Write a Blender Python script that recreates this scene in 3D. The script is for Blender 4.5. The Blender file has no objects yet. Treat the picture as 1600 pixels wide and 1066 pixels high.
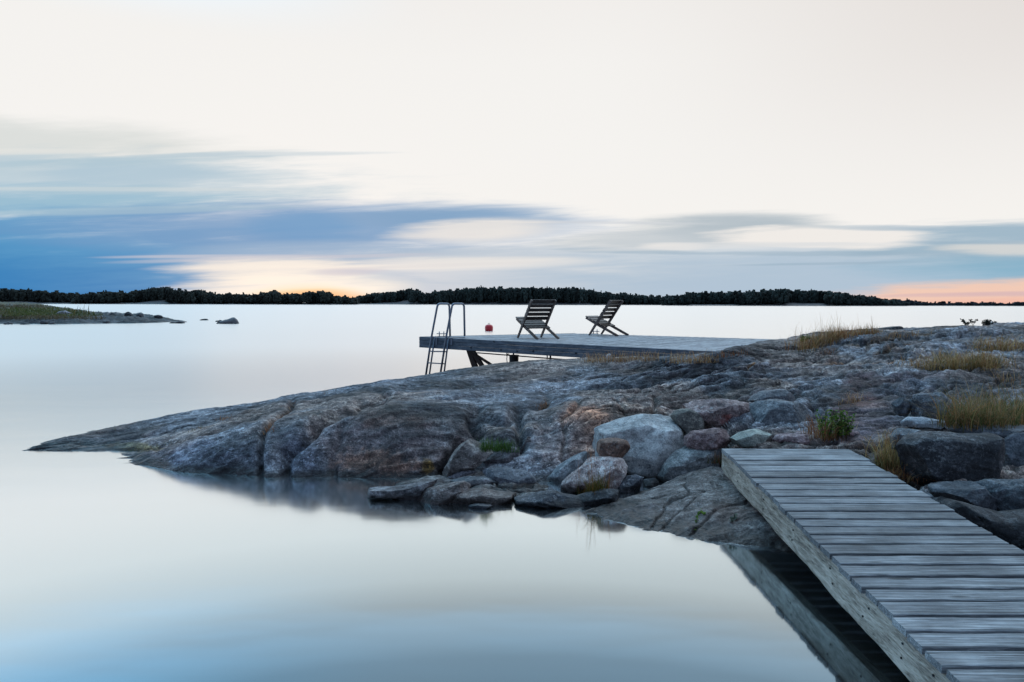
import bpy, bmesh, math, random
import numpy as np
from mathutils import Vector, Matrix
from mathutils.bvhtree import BVHTree

sc = bpy.context.scene
C = sc.collection
R = math.radians

# ------------------------------------------------------------------ camera
H = 1.72
FP = 1600 * 24.0 / 36.0              # focal length in photo pixels
HY = 473.5                           # horizon row at the picture's middle
PITCH = math.atan((533 - HY) / FP)
ROLL = R(0.14)
cam_d = bpy.data.cameras.new("camera")
cam_d.lens = 24.0; cam_d.sensor_width = 36.0; cam_d.sensor_fit = 'HORIZONTAL'
cam_d.clip_start = 0.05; cam_d.clip_end = 20000
cam = bpy.data.objects.new("camera", cam_d); C.objects.link(cam)
CR = Matrix.Rotation(R(90) - PITCH, 3, 'X') @ Matrix.Rotation(ROLL, 3, 'Z')
cam.matrix_world = Matrix.Translation((0, 0, H)) @ CR.to_4x4()
sc.camera = cam

# ------------------------------------------------------------------ exposure
sc.view_settings.view_transform = 'Standard'
sc.view_settings.look = 'None'
sc.view_settings.exposure = 0.0
sc.view_settings.gamma = 1.0
sc.cycles.max_bounces = 6
sc.cycles.diffuse_bounces = 3
sc.cycles.glossy_bounces = 4
sc.cycles.use_denoising = True
sc.cycles.sample_clamp_indirect = 4

# ------------------------------------------------------------------ node helpers
class NT:
    def __init__(s, tree): s.t = tree; s.n = tree.nodes; s.l = tree.links
    def new(s, typ, **kw):
        n = s.n.new(typ)
        for k, v in kw.items(): setattr(n, k, v)
        return n
    def put(s, sock, v):
        if isinstance(v, bpy.types.NodeSocket): s.l.new(v, sock)
        elif v is not None: sock.default_value = v
    def m(s, op, a, b=None, c=None, clamp=False):
        n = s.new('ShaderNodeMath', operation=op, use_clamp=clamp)
        for i, v in enumerate((a, b, c)):
            if v is not None: s.put(n.inputs[i], v)
        return n.outputs[0]
    def vm(s, op, a, b=None):
        n = s.new('ShaderNodeVectorMath', operation=op)
        s.put(n.inputs[0], a)
        if b is not None: s.put(n.inputs[1], b)
        return n.outputs[0]
    def mix(s, f, a, b, blend='MIX'):
        n = s.new('ShaderNodeMix', data_type='RGBA', blend_type=blend)
        s.put(n.inputs[0], f); s.put(n.inputs[6], a); s.put(n.inputs[7], b)
        return n.outputs[2]
    def sm(s, v, lo, hi, to0=0.0, to1=1.0):
        n = s.new('ShaderNodeMapRange', interpolation_type='SMOOTHSTEP')
        s.put(n.inputs[0], v); s.put(n.inputs[1], lo); s.put(n.inputs[2], hi); s.put(n.inputs[3], to0); s.put(n.inputs[4], to1)
        return n.outputs[0]
    def noise(s, vec, scale, detail=4.0, rough=0.55, dist=0.0, typ='FBM'):
        n = s.new('ShaderNodeTexNoise', noise_dimensions='3D')
        s.put(n.inputs['Vector'], vec); n.inputs['Scale'].default_value = scale
        n.inputs['Detail'].default_value = detail; n.inputs['Roughness'].default_value = rough
        n.inputs['Distortion'].default_value = dist
        return n.outputs[0]
    def ramp(s, f, stops, interp='LINEAR'):
        n = s.new('ShaderNodeValToRGB'); n.color_ramp.interpolation = interp
        els = n.color_ramp.elements
        while len(els) < len(stops): els.new(0.5)
        for e, (p, c) in zip(els, stops):
            e.position = p; e.color = (*c, 1) if len(c) == 3 else c
        s.put(n.inputs[0], f); return n.outputs[0]
    def comb(s, x, y, z):
        n = s.new('ShaderNodeCombineXYZ')
        s.put(n.inputs[0], x); s.put(n.inputs[1], y); s.put(n.inputs[2], z); return n.outputs[0]
    def sep(s, v):
        n = s.new('ShaderNodeSeparateXYZ'); s.put(n.inputs[0], v); return n.outputs
def lin(r, g, b):
    f = lambda c: (c / 255 / 12.92) if c / 255 <= 0.04045 else ((c / 255 + 0.055) / 1.055) ** 2.4
    return (f(r), f(g), f(b))
def c4(c): return (*c, 1)

# ------------------------------------------------------------------ sky (world)
world = bpy.data.worlds.new("World"); sc.world = world; world.use_nodes = True
w = NT(world.node_tree); w.n.clear()
wo = w.new('ShaderNodeOutputWorld'); bg = w.new('ShaderNodeBackground')
SUN_AZ = math.atan((440 - 800) / FP); SUN_EL = R(1.5)
tc = w.new('ShaderNodeTexCoord').outputs['Generated']
x, y, z = w.sep(tc)
az = w.m('MULTIPLY', w.m('ARCTAN2', x, y), 57.2958)          # degrees, 0 = straight ahead, + right
el = w.m('MULTIPLY', w.m('ARCSINE', z), 57.2958)
# gnomonic sky coordinates (degrees-like units, 1067 per unit slope); valid ahead of the camera
yc_ = w.m('MAXIMUM', y, 0.12)
SU = w.m('MULTIPLY', w.m('DIVIDE', x, yc_), FP); SV = w.m('MULTIPLY', w.m('DIVIDE', z, yc_), FP)
n1 = w.noise(w.comb(w.m('MULTIPLY', SU, 0.0022), w.m('MULTIPLY', SV, 0.017), 3.1), 1.0, 5, 0.55, 0.5)
n2 = w.noise(w.comb(w.m('MULTIPLY', SU, 0.0042), w.m('MULTIPLY', w.m('SUBTRACT', SV, w.m('MULTIPLY', SU, 0.05)), 0.070), 9.7), 1.0, 6, 0.62, 0.3)
n3 = w.noise(w.comb(w.m('MULTIPLY', SU, 0.0045), w.m('MULTIPLY', SV, 0.045), 21.3), 1.0, 5, 0.6, 0.6)
n1c = w.m('SUBTRACT', n1, 0.5); n2c = w.m('SUBTRACT', n2, 0.5); n3c = w.m('SUBTRACT', n3, 0.5)
# clear-sky vertical gradient: pale lit high cloud near the horizon, overhead bluer and brightened to light rocks and water
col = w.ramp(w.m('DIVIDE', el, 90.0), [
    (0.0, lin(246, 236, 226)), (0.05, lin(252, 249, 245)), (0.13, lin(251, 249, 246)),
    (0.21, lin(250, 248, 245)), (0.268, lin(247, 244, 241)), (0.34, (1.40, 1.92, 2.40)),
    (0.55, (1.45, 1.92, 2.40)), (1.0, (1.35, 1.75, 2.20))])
rgt = w.sm(az, 5, 45)
col = w.mix(w.m('MULTIPLY', rgt, w.sm(el, 4, 22, 0.0, 0.85)), col, c4(lin(228, 221, 217)), 'MIX')
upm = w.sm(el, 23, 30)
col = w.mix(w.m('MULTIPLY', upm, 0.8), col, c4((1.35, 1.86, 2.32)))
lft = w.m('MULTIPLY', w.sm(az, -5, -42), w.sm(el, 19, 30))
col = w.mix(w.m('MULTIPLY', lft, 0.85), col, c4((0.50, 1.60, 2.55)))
def stp(px0, px1, py0, py1, tilt, color, amt, k1=0.9, k2=0.7, edge=0.45, pw=2.0):
    """a long-exposure cloud streak: its extent in the sky coordinates, tilt, colour, density"""
    global col
    u0 = (px0 + px1) / 2 - 800; v0 = 474 - (py0 + py1) / 2; ru = (px1 - px0) / 2; rv = (py1 - py0) / 2
    da = w.m('SUBTRACT', SU, u0); de = w.m('SUBTRACT', w.m('SUBTRACT', SV, v0), w.m('MULTIPLY', da, tilt))
    d = w.m('ADD', w.m('POWER', w.m('ABSOLUTE', w.m('DIVIDE', da, ru)), pw), w.m('POWER', w.m('ABSOLUTE', w.m('DIVIDE', de, rv)), pw))
    d = w.m('ADD', d, w.m('ADD', w.m('MULTIPLY', n1c, k1 * 1.3), w.m('ADD', w.m('MULTIPLY', n2c, k2 * 1.5), w.m('MULTIPLY', n3c, 0.8))))
    f = w.m('MULTIPLY', w.sm(d, 1.0 + edge * 0.8, 1.0 - edge * 1.05), amt)
    col = w.mix(f, col, c4(lin(*color)))
# left bank
stp(-700, 330, 190, 290, 0.0, (212, 218, 216), 0.7, edge=0.9, k1=2.0)
stp(-700, 520, 250, 345, 0.01, (182, 206, 220), 0.8, edge=0.9, k1=2.2, k2=1.4)
stp(80, 330, 255, 300, 0.0, (176, 202, 218), 0.7, edge=0.9, k1=1.6, k2=1.4)
stp(-700, 330, 292, 350, 0.0, (138, 186, 212), 0.75, edge=0.9, k1=1.8, k2=1.4)
stp(200, 1000, 372, 520, 0.0, (208, 216, 226), 0.85, edge=0.7, k1=0.8)
stp(-1400, 560, 336, 560, 0.0, (92, 162, 208), 1.0, edge=0.6, k1=0.7, pw=3.0)
stp(-1400, 330, 360, 560, 0.0, (52, 138, 196), 0.95, edge=0.95, k1=0.6, pw=2.5)
stp(-1000, 170, 400, 500, 0.0, (28, 128, 192), 0.8, edge=0.95, k1=0.5)
stp(20, 900, 320, 394, 0.012, (112, 160, 204), 0.9, edge=0.8, k1=0.6, k2=0.8)
stp(380, 560, 335, 380, 0.0, (98, 158, 206), 0.6, edge=0.95, k1=0.6, k2=0.9)
stp(280, 700, 380, 420, 0.012, (150, 182, 212), 0.75, edge=0.9, k1=1.0, k2=1.4)
stp(560, 870, 324, 360, 0.015, (128, 166, 202), 0.75, edge=0.95, k1=0.5, k2=0.9)
stp(540, 980, 388, 412, 0.03, (184, 200, 216), 0.7, edge=0.9, k1=0.9, k2=1.6)
# right bank
stp(720, 2300, 372, 560, 0.0, (184, 202, 218), 0.95, edge=0.8, k1=0.5, k2=0.6, pw=2.6)
stp(840, 1700, 398, 470, 0.0, (176, 198, 218), 0.6, edge=0.9, k1=0.6, k2=0.8)
stp(1000, 1310, 332, 380, 0.0, (176, 190, 200), 0.9, edge=0.9, k1=0.7, k2=1.0)
stp(860, 1180, 360, 392, 0.03, (196, 205, 212), 0.8, edge=0.8, k1=1.0, k2=1.2)
stp(1330, 2300, 338, 430, 0.0, (160, 186, 204), 0.95, edge=0.6, k1=0.7, k2=1.0)
stp(1420, 2300, 392, 446, 0.0, (132, 182, 208), 0.75, edge=0.95)
stp(1120, 1440, 353, 388, -0.01, (248, 243, 238), 0.95, edge=0.55, k1=0.9, k2=1.5)
stp(1000, 1100, 380, 392, 0.0, (244, 240, 236), 0.8, edge=0.9, k2=1.2)
stp(1480, 1720, 376, 400, 0.0, (232, 228, 222), 0.7, edge=0.9, k2=1.8)
rsk = random.Random(12)
for _k in range(7):                                  # thin drawn-out wisps
    a_ = rsk.uniform(-100, 420); b_ = rsk.uniform(232, 330); L_ = rsk.uniform(120, 300)
    stp(a_ - L_, a_ + L_, b_, b_ + rsk.uniform(6, 14), rsk.uniform(0.0, 0.05), rsk.choice([(176, 202, 216), (240, 238, 232), (186, 206, 218)]), 0.5, edge=0.95, k2=1.4)
for _k in range(8):
    a_ = rsk.uniform(900, 1650); b_ = rsk.uniform(345, 425); L_ = rsk.uniform(90, 240)
    stp(a_ - L_, a_ + L_, b_, b_ + rsk.uniform(4, 10), rsk.uniform(-0.02, 0.03), rsk.choice([(226, 228, 230), (160, 184, 202), (214, 218, 224)]), 0.6, edge=0.95, k2=1.4)
for _k in range(5):
    a_ = rsk.uniform(350, 800); b_ = rsk.uniform(385, 440); L_ = rsk.uniform(90, 200)
    stp(a_ - L_, a_ + L_, b_, b_ + rsk.uniform(4, 9), rsk.uniform(0.0, 0.05), rsk.choice([(196, 202, 216), (178, 192, 212), (248, 242, 234)]), 0.7, edge=0.95, k2=1.4)
# low glow of the set sun behind the left wood and the pink band on the right
stp(270, 560, 404, 440, 0.01, (250, 242, 232), 0.85, edge=0.9, k1=1.0, k2=1.6)
stp(620, 860, 344, 380, 0.05, (248, 241, 233), 0.8, edge=0.8, k1=1.0, k2=1.4)
stp(540, 900, 402, 424, 0.02, (247, 241, 234), 0.7, edge=0.9, k1=0.9, k2=1.8)
stp(270, 640, 418, 530, 0.0, (255, 248, 236), 1.0, edge=0.7, k1=0.8, k2=1.0)
stp(480, 600, 420, 432, 0.02, (206, 204, 216), 0.6, edge=0.9, k2=1.4)
stp(370, 580, 450, 510, 0.0, (255, 224, 170), 0.9, edge=0.95, k1=0.4, k2=0.5)
stp(385, 600, 458, 505, 0.0, (255, 172, 104), 0.95, edge=0.95, k1=0.3, k2=0.4)
stp(1080, 2800, 424, 560, 0.026, (247, 208, 188), 1.0, edge=0.28, k1=0.3, k2=0.35, pw=2.4)
stp(1400, 2200, 462, 500, 0.0, (248, 186, 168), 0.85, edge=0.9, k1=0.3)
stp(1400, 2200, 449, 458, 0.02, (214, 182, 190), 0.7, edge=0.9, k2=1.4, k1=0.3)
# the side behind the camera: dusk blue, much dimmer
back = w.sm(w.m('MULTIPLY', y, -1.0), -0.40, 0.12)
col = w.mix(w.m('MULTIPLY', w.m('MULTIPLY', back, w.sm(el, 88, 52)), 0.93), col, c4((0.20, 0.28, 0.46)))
# faint physical sky underneath it all
sky = w.new('ShaderNodeTexSky', sky_type='NISHITA'); sky.sun_disc = False
sky.sun_elevation = SUN_EL; sky.sun_rotation = SUN_AZ
skyc = w.mix(1.0, sky.outputs[0], c4((0.05, 0.05, 0.05)), 'MULTIPLY')
col = w.mix(0.06, col, skyc)
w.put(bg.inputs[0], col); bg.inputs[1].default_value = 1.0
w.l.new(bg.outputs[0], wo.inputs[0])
world.cycles.sampling_method = 'MANUAL'; world.cycles.sample_map_resolution = 1024

sun_d = bpy.data.lights.new("sun", 'SUN'); sun_d.energy = 0.10; sun_d.angle = R(110); sun_d.color = (1.0, 0.72, 0.52)
sun = bpy.data.objects.new("sun", sun_d); C.objects.link(sun)
sdir = Vector((math.sin(SUN_AZ) * math.cos(R(3)), math.cos(SUN_AZ) * math.cos(R(3)), math.sin(R(3))))
sun.rotation_euler = sdir.to_track_quat('Z', 'Y').to_euler(); sun.location = (-10, 30, 12)

# ------------------------------------------------------------------ rays from photo pixels to real places
CRn = np.array(CR)
def ray(px, py):
    v = np.stack([(np.asarray(px, float) - 800), -(np.asarray(py, float) - 533), -FP + 0 * np.asarray(px, float)], -1)
    return v @ CRn.T
def atY(px, py, Y):
    d = ray(px, py); t = np.asarray(Y, float) / d[..., 1]
    return np.stack([d[..., 0] * t, d[..., 1] * t, H + d[..., 2] * t], -1)
def atZ(px, py, z=0.0):
    d = ray(px, py); t = (z - H) / d[..., 2]
    return np.stack([d[..., 0] * t, d[..., 1] * t, H + d[..., 2] * t], -1)
def proj(P):
    q = (P - np.array([0, 0, H])) @ CRn
    return np.stack([800 + q[..., 0] / -q[..., 2] * FP, 533 - q[..., 1] / -q[..., 2] * FP], -1)
V = lambda a: Vector([float(t) for t in a])

# ------------------------------------------------------------------ numpy noise
def _h(ix, iy, iz, seed):
    M = np.uint32
    h = (ix.astype(np.int64) * 374761393 + iy.astype(np.int64) * 668265263 + iz.astype(np.int64) * 2147483647 + seed * 974634777) & 0xFFFFFFFF
    h = h.astype(np.uint64)
    h = ((h ^ (h >> np.uint64(13))) * np.uint64(1274126177)) & np.uint64(0xFFFFFFFF)
    h = ((h ^ (h >> np.uint64(16))) * np.uint64(2246822519)) & np.uint64(0xFFFFFFFF)
    h = h ^ (h >> np.uint64(15))
    return (h & np.uint64(0xFFFFFF)).astype(np.float64) / 0xFFFFFF * 2 - 1
def vnoise(P, seed=0):
    i = np.floor(P); f = P - i; i = i.astype(np.int64); u = f * f * f * (f * (f * 6 - 15) + 10)
    r = 0
    for a in (0, 1):
        wa = u[..., 0] if a else 1 - u[..., 0]
        for b in (0, 1):
            wb = u[..., 1] if b else 1 - u[..., 1]
            for c in (0, 1):
                wc = u[..., 2] if c else 1 - u[..., 2]
                r = r + wa * wb * wc * _h(i[..., 0] + a, i[..., 1] + b, i[..., 2] + c, seed)
    return r
def fbm(P, seed=0, octv=5, gain=0.5):
    a = 1.0; s = 0; t = 0
    for k in range(octv):
        s = s + a * vnoise(P * (2.03 ** k) + 17.3 * k, seed + k); t += a; a *= gain
    return s / t
def ridged(P, seed=0, octv=4, gain=0.5):
    a = 1.0; s = 0; t = 0
    for k in range(octv):
        s = s + a * (1 - 2 * np.abs(vnoise(P * (2.03 ** k) + 7.7 * k, seed + k))); t += a; a *= gain
    return s / t
def pchip(xk, yk, xq):
    """monotone cubic; xk (n,), yk (n, m), xq (q,) -> (q, m)"""
    xk = np.asarray(xk, float); yk = np.asarray(yk, float)
    if yk.ndim == 1: return pchip(xk, yk[:, None], xq)[:, 0]
    h = np.diff(xk)[:, None]; d = np.diff(yk, axis=0) / h
    m = np.zeros_like(yk); m[0] = d[0]; m[-1] = d[-1]
    if len(xk) > 2:
        same = d[:-1] * d[1:] > 0
        w1 = 2 * h[1:] + h[:-1]; w2 = h[1:] + 2 * h[:-1]
        with np.errstate(divide='ignore', invalid='ignore'):
            hm = (w1 + w2) / (w1 / d[:-1] + w2 / d[1:])
        m[1:-1] = np.where(same, hm, 0)
    xq = np.asarray(xq, float); i = np.clip(np.searchsorted(xk, xq) - 1, 0, len(xk) - 2)
    t = ((xq - xk[i]) / (xk[i + 1] - xk[i]))[:, None]; hh = h[i]
    return ((2 * t**3 - 3 * t**2 + 1) * yk[i] + (t**3 - 2 * t**2 + t) * hh * m[i]
            + (-2 * t**3 + 3 * t**2) * yk[i + 1] + (t**3 - t**2) * hh * m[i + 1])

# ------------------------------------------------------------------ object helpers
def tag(o, label=None, cat=None, group=None, kind=None):
    if label: o['label'] = label
    if cat: o['category'] = cat
    if group: o['group'] = group
    if kind: o['kind'] = kind
    return o
def empty(name, loc=(0, 0, 0), rz=0.0):
    o = bpy.data.objects.new(name, None); o.empty_display_size = 0.1
    o.location = loc; o.rotation_euler = (0, 0, rz); C.objects.link(o); return o
def mesh_np(name, verts, faces, mat, parent=None, smooth=True, col=None):
    """faces: (n, 3) or (n, 4) int array; col: (nverts, 3) colour attribute 'tint'"""
    me = bpy.data.meshes.new(name)
    verts = np.asarray(verts, np.float32); faces = np.asarray(faces, np.int32)
    k = faces.shape[1]
    me.vertices.add(len(verts)); me.vertices.foreach_set("co", verts.ravel())
    me.loops.add(faces.size); me.loops.foreach_set("vertex_index", faces.ravel())
    me.polygons.add(len(faces))
    me.polygons.foreach_set("loop_start", np.arange(0, faces.size, k, dtype=np.int32))
    me.polygons.foreach_set("loop_total", np.full(len(faces), k, np.int32))
    me.update(calc_edges=True)
    if smooth: me.polygons.foreach_set("use_smooth", np.ones(len(faces), bool))
    if col is not None:
        a = me.color_attributes.new("tint", 'FLOAT_COLOR', 'POINT')
        a.data.foreach_set("color", np.concatenate([np.asarray(col, np.float32), np.ones((len(verts), 1), np.float32)], 1).ravel())
    me.materials.append(mat)
    o = bpy.data.objects.new(name, me); C.objects.link(o)
    if parent is not None: o.parent = parent
    return o
def obj_bm(name, bm, mat, parent=None, smooth=False, bevel=0.0):
    if bevel > 0:
        bmesh.ops.bevel(bm, geom=list(bm.edges), offset=bevel, segments=2, affect='EDGES', profile=0.6)
    me = bpy.data.meshes.new(name); bm.normal_update(); bm.to_mesh(me); bm.free()
    if smooth:
        for p in me.polygons: p.use_smooth = True
    me.materials.append(mat)
    o = bpy.data.objects.new(name, me); C.objects.link(o)
    if parent is not None: o.parent = parent
    return o
def bm_bar(bm, a, b, wid, thk, up=(0, 0, 1)):
    """a rectangular bar from a to b; wid across, thk along up"""
    a = Vector(a); b = Vector(b); d = (b - a).normalized(); up = Vector(up)
    s = d.cross(up)
    if s.length < 1e-5: s = d.cross(Vector((0, 1, 0)))
    s.normalize(); u = s.cross(d).normalized()
    vs = [bm.verts.new(p + s * (i * wid / 2) + u * (j * thk / 2)) for p in (a, b) for i, j in ((-1, -1), (1, -1), (1, 1), (-1, 1))]
    for f in ((0, 1, 2, 3), (7, 6, 5, 4), (0, 4, 5, 1), (1, 5, 6, 2), (2, 6, 7, 3), (3, 7, 4, 0)): bm.faces.new([vs[i] for i in f])
def bar(name, a, b, wid, thk, mat, parent, up=(0, 0, 1), bevel=0.003):
    bm = bmesh.new(); bm_bar(bm, a, b, wid, thk, up); bmesh.ops.recalc_face_normals(bm, faces=bm.faces)
    return obj_bm(name, bm, mat, parent, bevel=bevel)
def bm_tube(bm, pts, r, n=10, cap=True):
    pts = [Vector(p) for p in pts]; rings = []
    rs = r if isinstance(r, (list, tuple)) else [r] * len(pts)
    prev = None
    for i, p in enumerate(pts):
        d = (pts[min(i + 1, len(pts) - 1)] - pts[max(i - 1, 0)]).normalized()
        if prev is None:
            ref = Vector((0, 0, 1)) if abs(d.z) < 0.9 else Vector((1, 0, 0)); s = d.cross(ref).normalized()
        else: s = (prev - d * prev.dot(d)).normalized()
        prev = s; t = d.cross(s)
        rings.append([bm.verts.new(p + (s * math.cos(a) + t * math.sin(a)) * rs[i]) for a in [2 * math.pi * k / n for k in range(n)]])
    for q0, q1 in zip(rings, rings[1:]):
        for k in range(n): bm.faces.new((q0[k], q0[(k + 1) % n], q1[(k + 1) % n], q1[k]))
    if cap: bm.faces.new(rings[0][::-1]); bm.faces.new(rings[-1])
def tube(name, pts, r, mat, parent, n=10):
    bm = bmesh.new(); bm_tube(bm, pts, r, n); bmesh.ops.recalc_face_normals(bm, faces=bm.faces)
    return obj_bm(name, bm, mat, parent, smooth=True)

# ------------------------------------------------------------------ materials
def new_mat(name):
    m = bpy.data.materials.new(name); m.use_nodes = True
    t = NT(m.node_tree); t.n.clear()
    out = t.new('ShaderNodeOutputMaterial'); p = t.new('ShaderNodeBsdfPrincipled')
    t.l.new(p.outputs[0], out.inputs[0]); return m, t, p, out
FOL = Vector((0.94, 0.33, 0.0))         # strike of the gneiss banding
def rock_mat(name, dark, mid, pale, lichen=0.35, bump=0.5, fine=1.0, use_tint=True, stripes=0.5, rough=0.75):
    m, t, p, out = new_mat(name)
    geo = t.new('ShaderNodeNewGeometry'); pos = geo.outputs['Position']
    rot = t.new('ShaderNodeMapping'); rot.inputs['Rotation'].default_value = (R(12), R(-8), R(-19)); t.put(rot.inputs[0], pos)
    pr = rot.outputs[0]
    st = t.vm('MULTIPLY', pr, (1.0, 5.5, 7.0))
    a = t.noise(pos, 1.6 * fine, 6, 0.6, 0.3)
    b = t.noise(st, 1.9 * fine, 6, 0.62, 0.6)
    c = t.noise(pos, 11.0 * fine, 5, 0.65, 0.2)
    d = t.noise(pos, 70.0, 3, 0.7)
    v = t.m('ADD', t.m('MULTIPLY', a, 0.35), t.m('ADD', t.m('MULTIPLY', b, stripes * 0.7), t.m('ADD', t.m('MULTIPLY', c, 0.50), t.m('MULTIPLY', d, 0.42))))
    tot = 0.35 + stripes * 0.7 + 0.50 + 0.42
    v = t.m('DIVIDE', v, tot)
    base = t.ramp(v, [(0.415, dark), (0.475, tuple(0.5 * (i + j) for i, j in zip(dark, mid))), (0.52, mid), (0.585, pale)])
    # pale lichen speckle in patches
    l1 = t.noise(pos, 26.0, 4, 0.7, 0.4); l2 = t.noise(pos, 2.3, 3, 0.5)
    lm = t.m('MULTIPLY', t.sm(l1, 0.55, 0.63), t.sm(l2, 0.42, 0.62))
    base = t.mix(t.m('MULTIPLY', lm, lichen), base, c4((0.52, 0.53, 0.53)))
    # black lichen / damp spots
    k1 = t.noise(pos, 17.0, 4, 0.7, 0.6); k2 = t.noise(pos, 1.7, 2, 0.5)
    km = t.m('MULTIPLY', t.sm(k1, 0.56, 0.68), t.sm(t.m('ADD', k2, 0.0), 0.45, 0.6))
    base = t.mix(t.m('MULTIPLY', km, 0.8), base, c4((0.018, 0.018, 0.022)))
    # hairline joints
    vo = t.new('ShaderNodeTexVoronoi', feature='DISTANCE_TO_EDGE')
    wv = t.vm('ADD', t.vm('MULTIPLY', pr, (0.9, 2.2, 2.2)), t.vm('MULTIPLY', t.comb(t.m('SUBTRACT', a, 0.5), t.m('SUBTRACT', b, 0.5), t.m('SUBTRACT', c, 0.5)), (0.9, 0.9, 0.9)))
    t.put(vo.inputs['Vector'], wv); vo.inputs['Scale'].default_value = 1.3 * fine
    cr = t.sm(vo.outputs['Distance'], 0.0, 0.022, 1.0, 0.0)
    crm = t.m('MULTIPLY', cr, t.sm(a, 0.40, 0.6))
    base = t.mix(t.m('MULTIPLY', crm, 0.75), base, c4((0.015, 0.014, 0.015)))
    if use_tint:
        ca = t.new('ShaderNodeVertexColor'); ca.layer_name = 'tint'
        base = t.mix(1.0, base, ca.outputs[0], 'MULTIPLY')
    # tide-darkened, wet at the water's edge
    zz = t.sep(pos)[2]
    wet = t.sm(t.m('ADD', zz, t.m('MULTIPLY', t.m('SUBTRACT', a, 0.5), 0.10)), 0.025, 0.075, 1.0, 0.0)
    base = t.mix(wet, base, t.mix(1.0, base, c4((0.30, 0.28, 0.27)), 'MULTIPLY'))
    t.put(p.inputs['Base Color'], base)
    t.put(p.inputs['Roughness'], t.m('SUBTRACT', rough, t.m('MULTIPLY', wet, 0.4)))
    p.inputs['Specular IOR Level'].default_value = 0.35
    hgt = t.m('ADD', t.m('MULTIPLY', b, 0.45 * stripes * 2), t.m('ADD', t.m('MULTIPLY', c, 0.30), t.m('ADD', t.m('MULTIPLY', d, 0.10), t.m('MULTIPLY', crm, -0.25))))
    bp = t.new('ShaderNodeBump'); bp.inputs['Strength'].default_value = bump; bp.inputs['Distance'].default_value = 0.14
    t.put(bp.inputs['Height'], hgt); t.l.new(bp.outputs[0], p.inputs['Normal'])
    return m
M_ROCK = rock_mat("bedrock", (0.026, 0.026, 0.029), (0.150, 0.145, 0.150), (0.40, 0.39, 0.385), lichen=0.6, bump=0.62)
M_PALE = rock_mat("pale_granite", (0.17, 0.175, 0.18), (0.40, 0.40, 0.40), (0.60, 0.60, 0.59), lichen=0.5, bump=0.35, stripes=0.15, fine=1.3)
M_GREY = rock_mat("grey_granite", (0.055, 0.06, 0.068), (0.15, 0.155, 0.16), (0.30, 0.30, 0.31), lichen=0.4, bump=0.4, stripes=0.3, fine=1.3)
M_PINK = rock_mat("pink_granite", (0.08, 0.055, 0.055), (0.31, 0.225, 0.215), (0.58, 0.48, 0.46), lichen=0.6, bump=0.5, stripes=0.3, fine=1.5)
M_BROWN = rock_mat("brown_granite", (0.06, 0.035, 0.028), (0.20, 0.12, 0.09), (0.33, 0.22, 0.18), lichen=0.15, bump=0.3, stripes=0.3, fine=1.5)
M_DARK = rock_mat("dark_wet_rock", (0.012, 0.013, 0.016), (0.045, 0.048, 0.055), (0.15, 0.155, 0.165), lichen=0.25, bump=0.5)
M_WARM = rock_mat("warm_gneiss", (0.040, 0.033, 0.031), (0.165, 0.142, 0.134), (0.36, 0.33, 0.31), lichen=0.3, bump=0.5, fine=1.2)

def wood_mat(name, dark, mid, pale, along, grain=1.0, bump=0.35, rough=0.7, vary=0.25, knots=True):
    """weathered timber; along = object-space grain axis vector scale"""
    m, t, p, out = new_mat(name)
    tco = t.new('ShaderNodeTexCoord').outputs['Object']
    oi = t.new('ShaderNodeObjectInfo'); rnd = oi.outputs['Random']
    off = t.comb(t.m('MULTIPLY', rnd, 31.0), t.m('MULTIPLY', rnd, 17.0), t.m('MULTIPLY', rnd, 11.0))
    q = t.vm('ADD', tco, off)
    g = t.vm('MULTIPLY', q, along)
    a = t.noise(g, 3.0 * grain, 6, 0.65, 1.2)
    b = t.noise(g, 14.0 * grain, 4, 0.7, 0.3)
    c = t.noise(q, 3.0, 4, 0.6)
    v = t.m('ADD', t.m('MULTIPLY', a, 0.45), t.m('ADD', t.m('MULTIPLY', b, 0.30), t.m('MULTIPLY', c, 0.25)))
    base = t.ramp(v, [(0.40, dark), (0.50, mid), (0.60, pale)])
    br = t.m('ADD', 1.0 - vary, t.m('MULTIPLY', rnd, 2 * vary))
    base = t.mix(1.0, base, t.comb(br, br, br), 'MULTIPLY')
    if knots:
        vo = t.new('ShaderNodeTexVoronoi'); t.put(vo.inputs['Vector'], t.vm('MULTIPLY', q, tuple(0.35 + 0.65 * min(1.0, s / max(along)) if s < max(along) else 1.6 for s in along)))
        vo.inputs['Scale'].default_value = 3.2
        kn = t.sm(vo.outputs['Distance'], 0.05, 0.10, 1.0, 0.0)
        base = t.mix(t.m('MULTIPLY', kn, 0.8), base, c4(tuple(0.5 * x_ for x_ in dark)))
    gr = t.sm(b, 0.30, 0.42, 1.0, 0.0)
    base = t.mix(t.m('MULTIPLY', gr, 0.6), base, c4(tuple(0.6 * x_ for x_ in dark)))
    t.put(p.inputs['Base Color'], base)
    p.inputs['Roughness'].default_value = rough; p.inputs['Specular IOR Level'].default_value = 0.4
    bp = t.new('ShaderNodeBump'); bp.inputs['Strength'].default_value = bump; bp.inputs['Distance'].default_value = 0.012
    t.put(bp.inputs['Height'], t.m('ADD', a, t.m('MULTIPLY', b, 0.8))); t.l.new(bp.outputs[0], p.inputs['Normal'])
    return m
M_PLANK = wood_mat("weathered_plank_wood", (0.060, 0.063, 0.068), (0.185, 0.192, 0.203), (0.42, 0.43, 0.445), (0.5, 26.0, 26.0), vary=0.26, bump=0.5)
M_BEAM = wood_mat("weathered_beam_wood", (0.09, 0.07, 0.055), (0.33, 0.285, 0.235), (0.56, 0.50, 0.43), (14.0, 1.2, 9.0), vary=0.05, bump=0.5)
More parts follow.
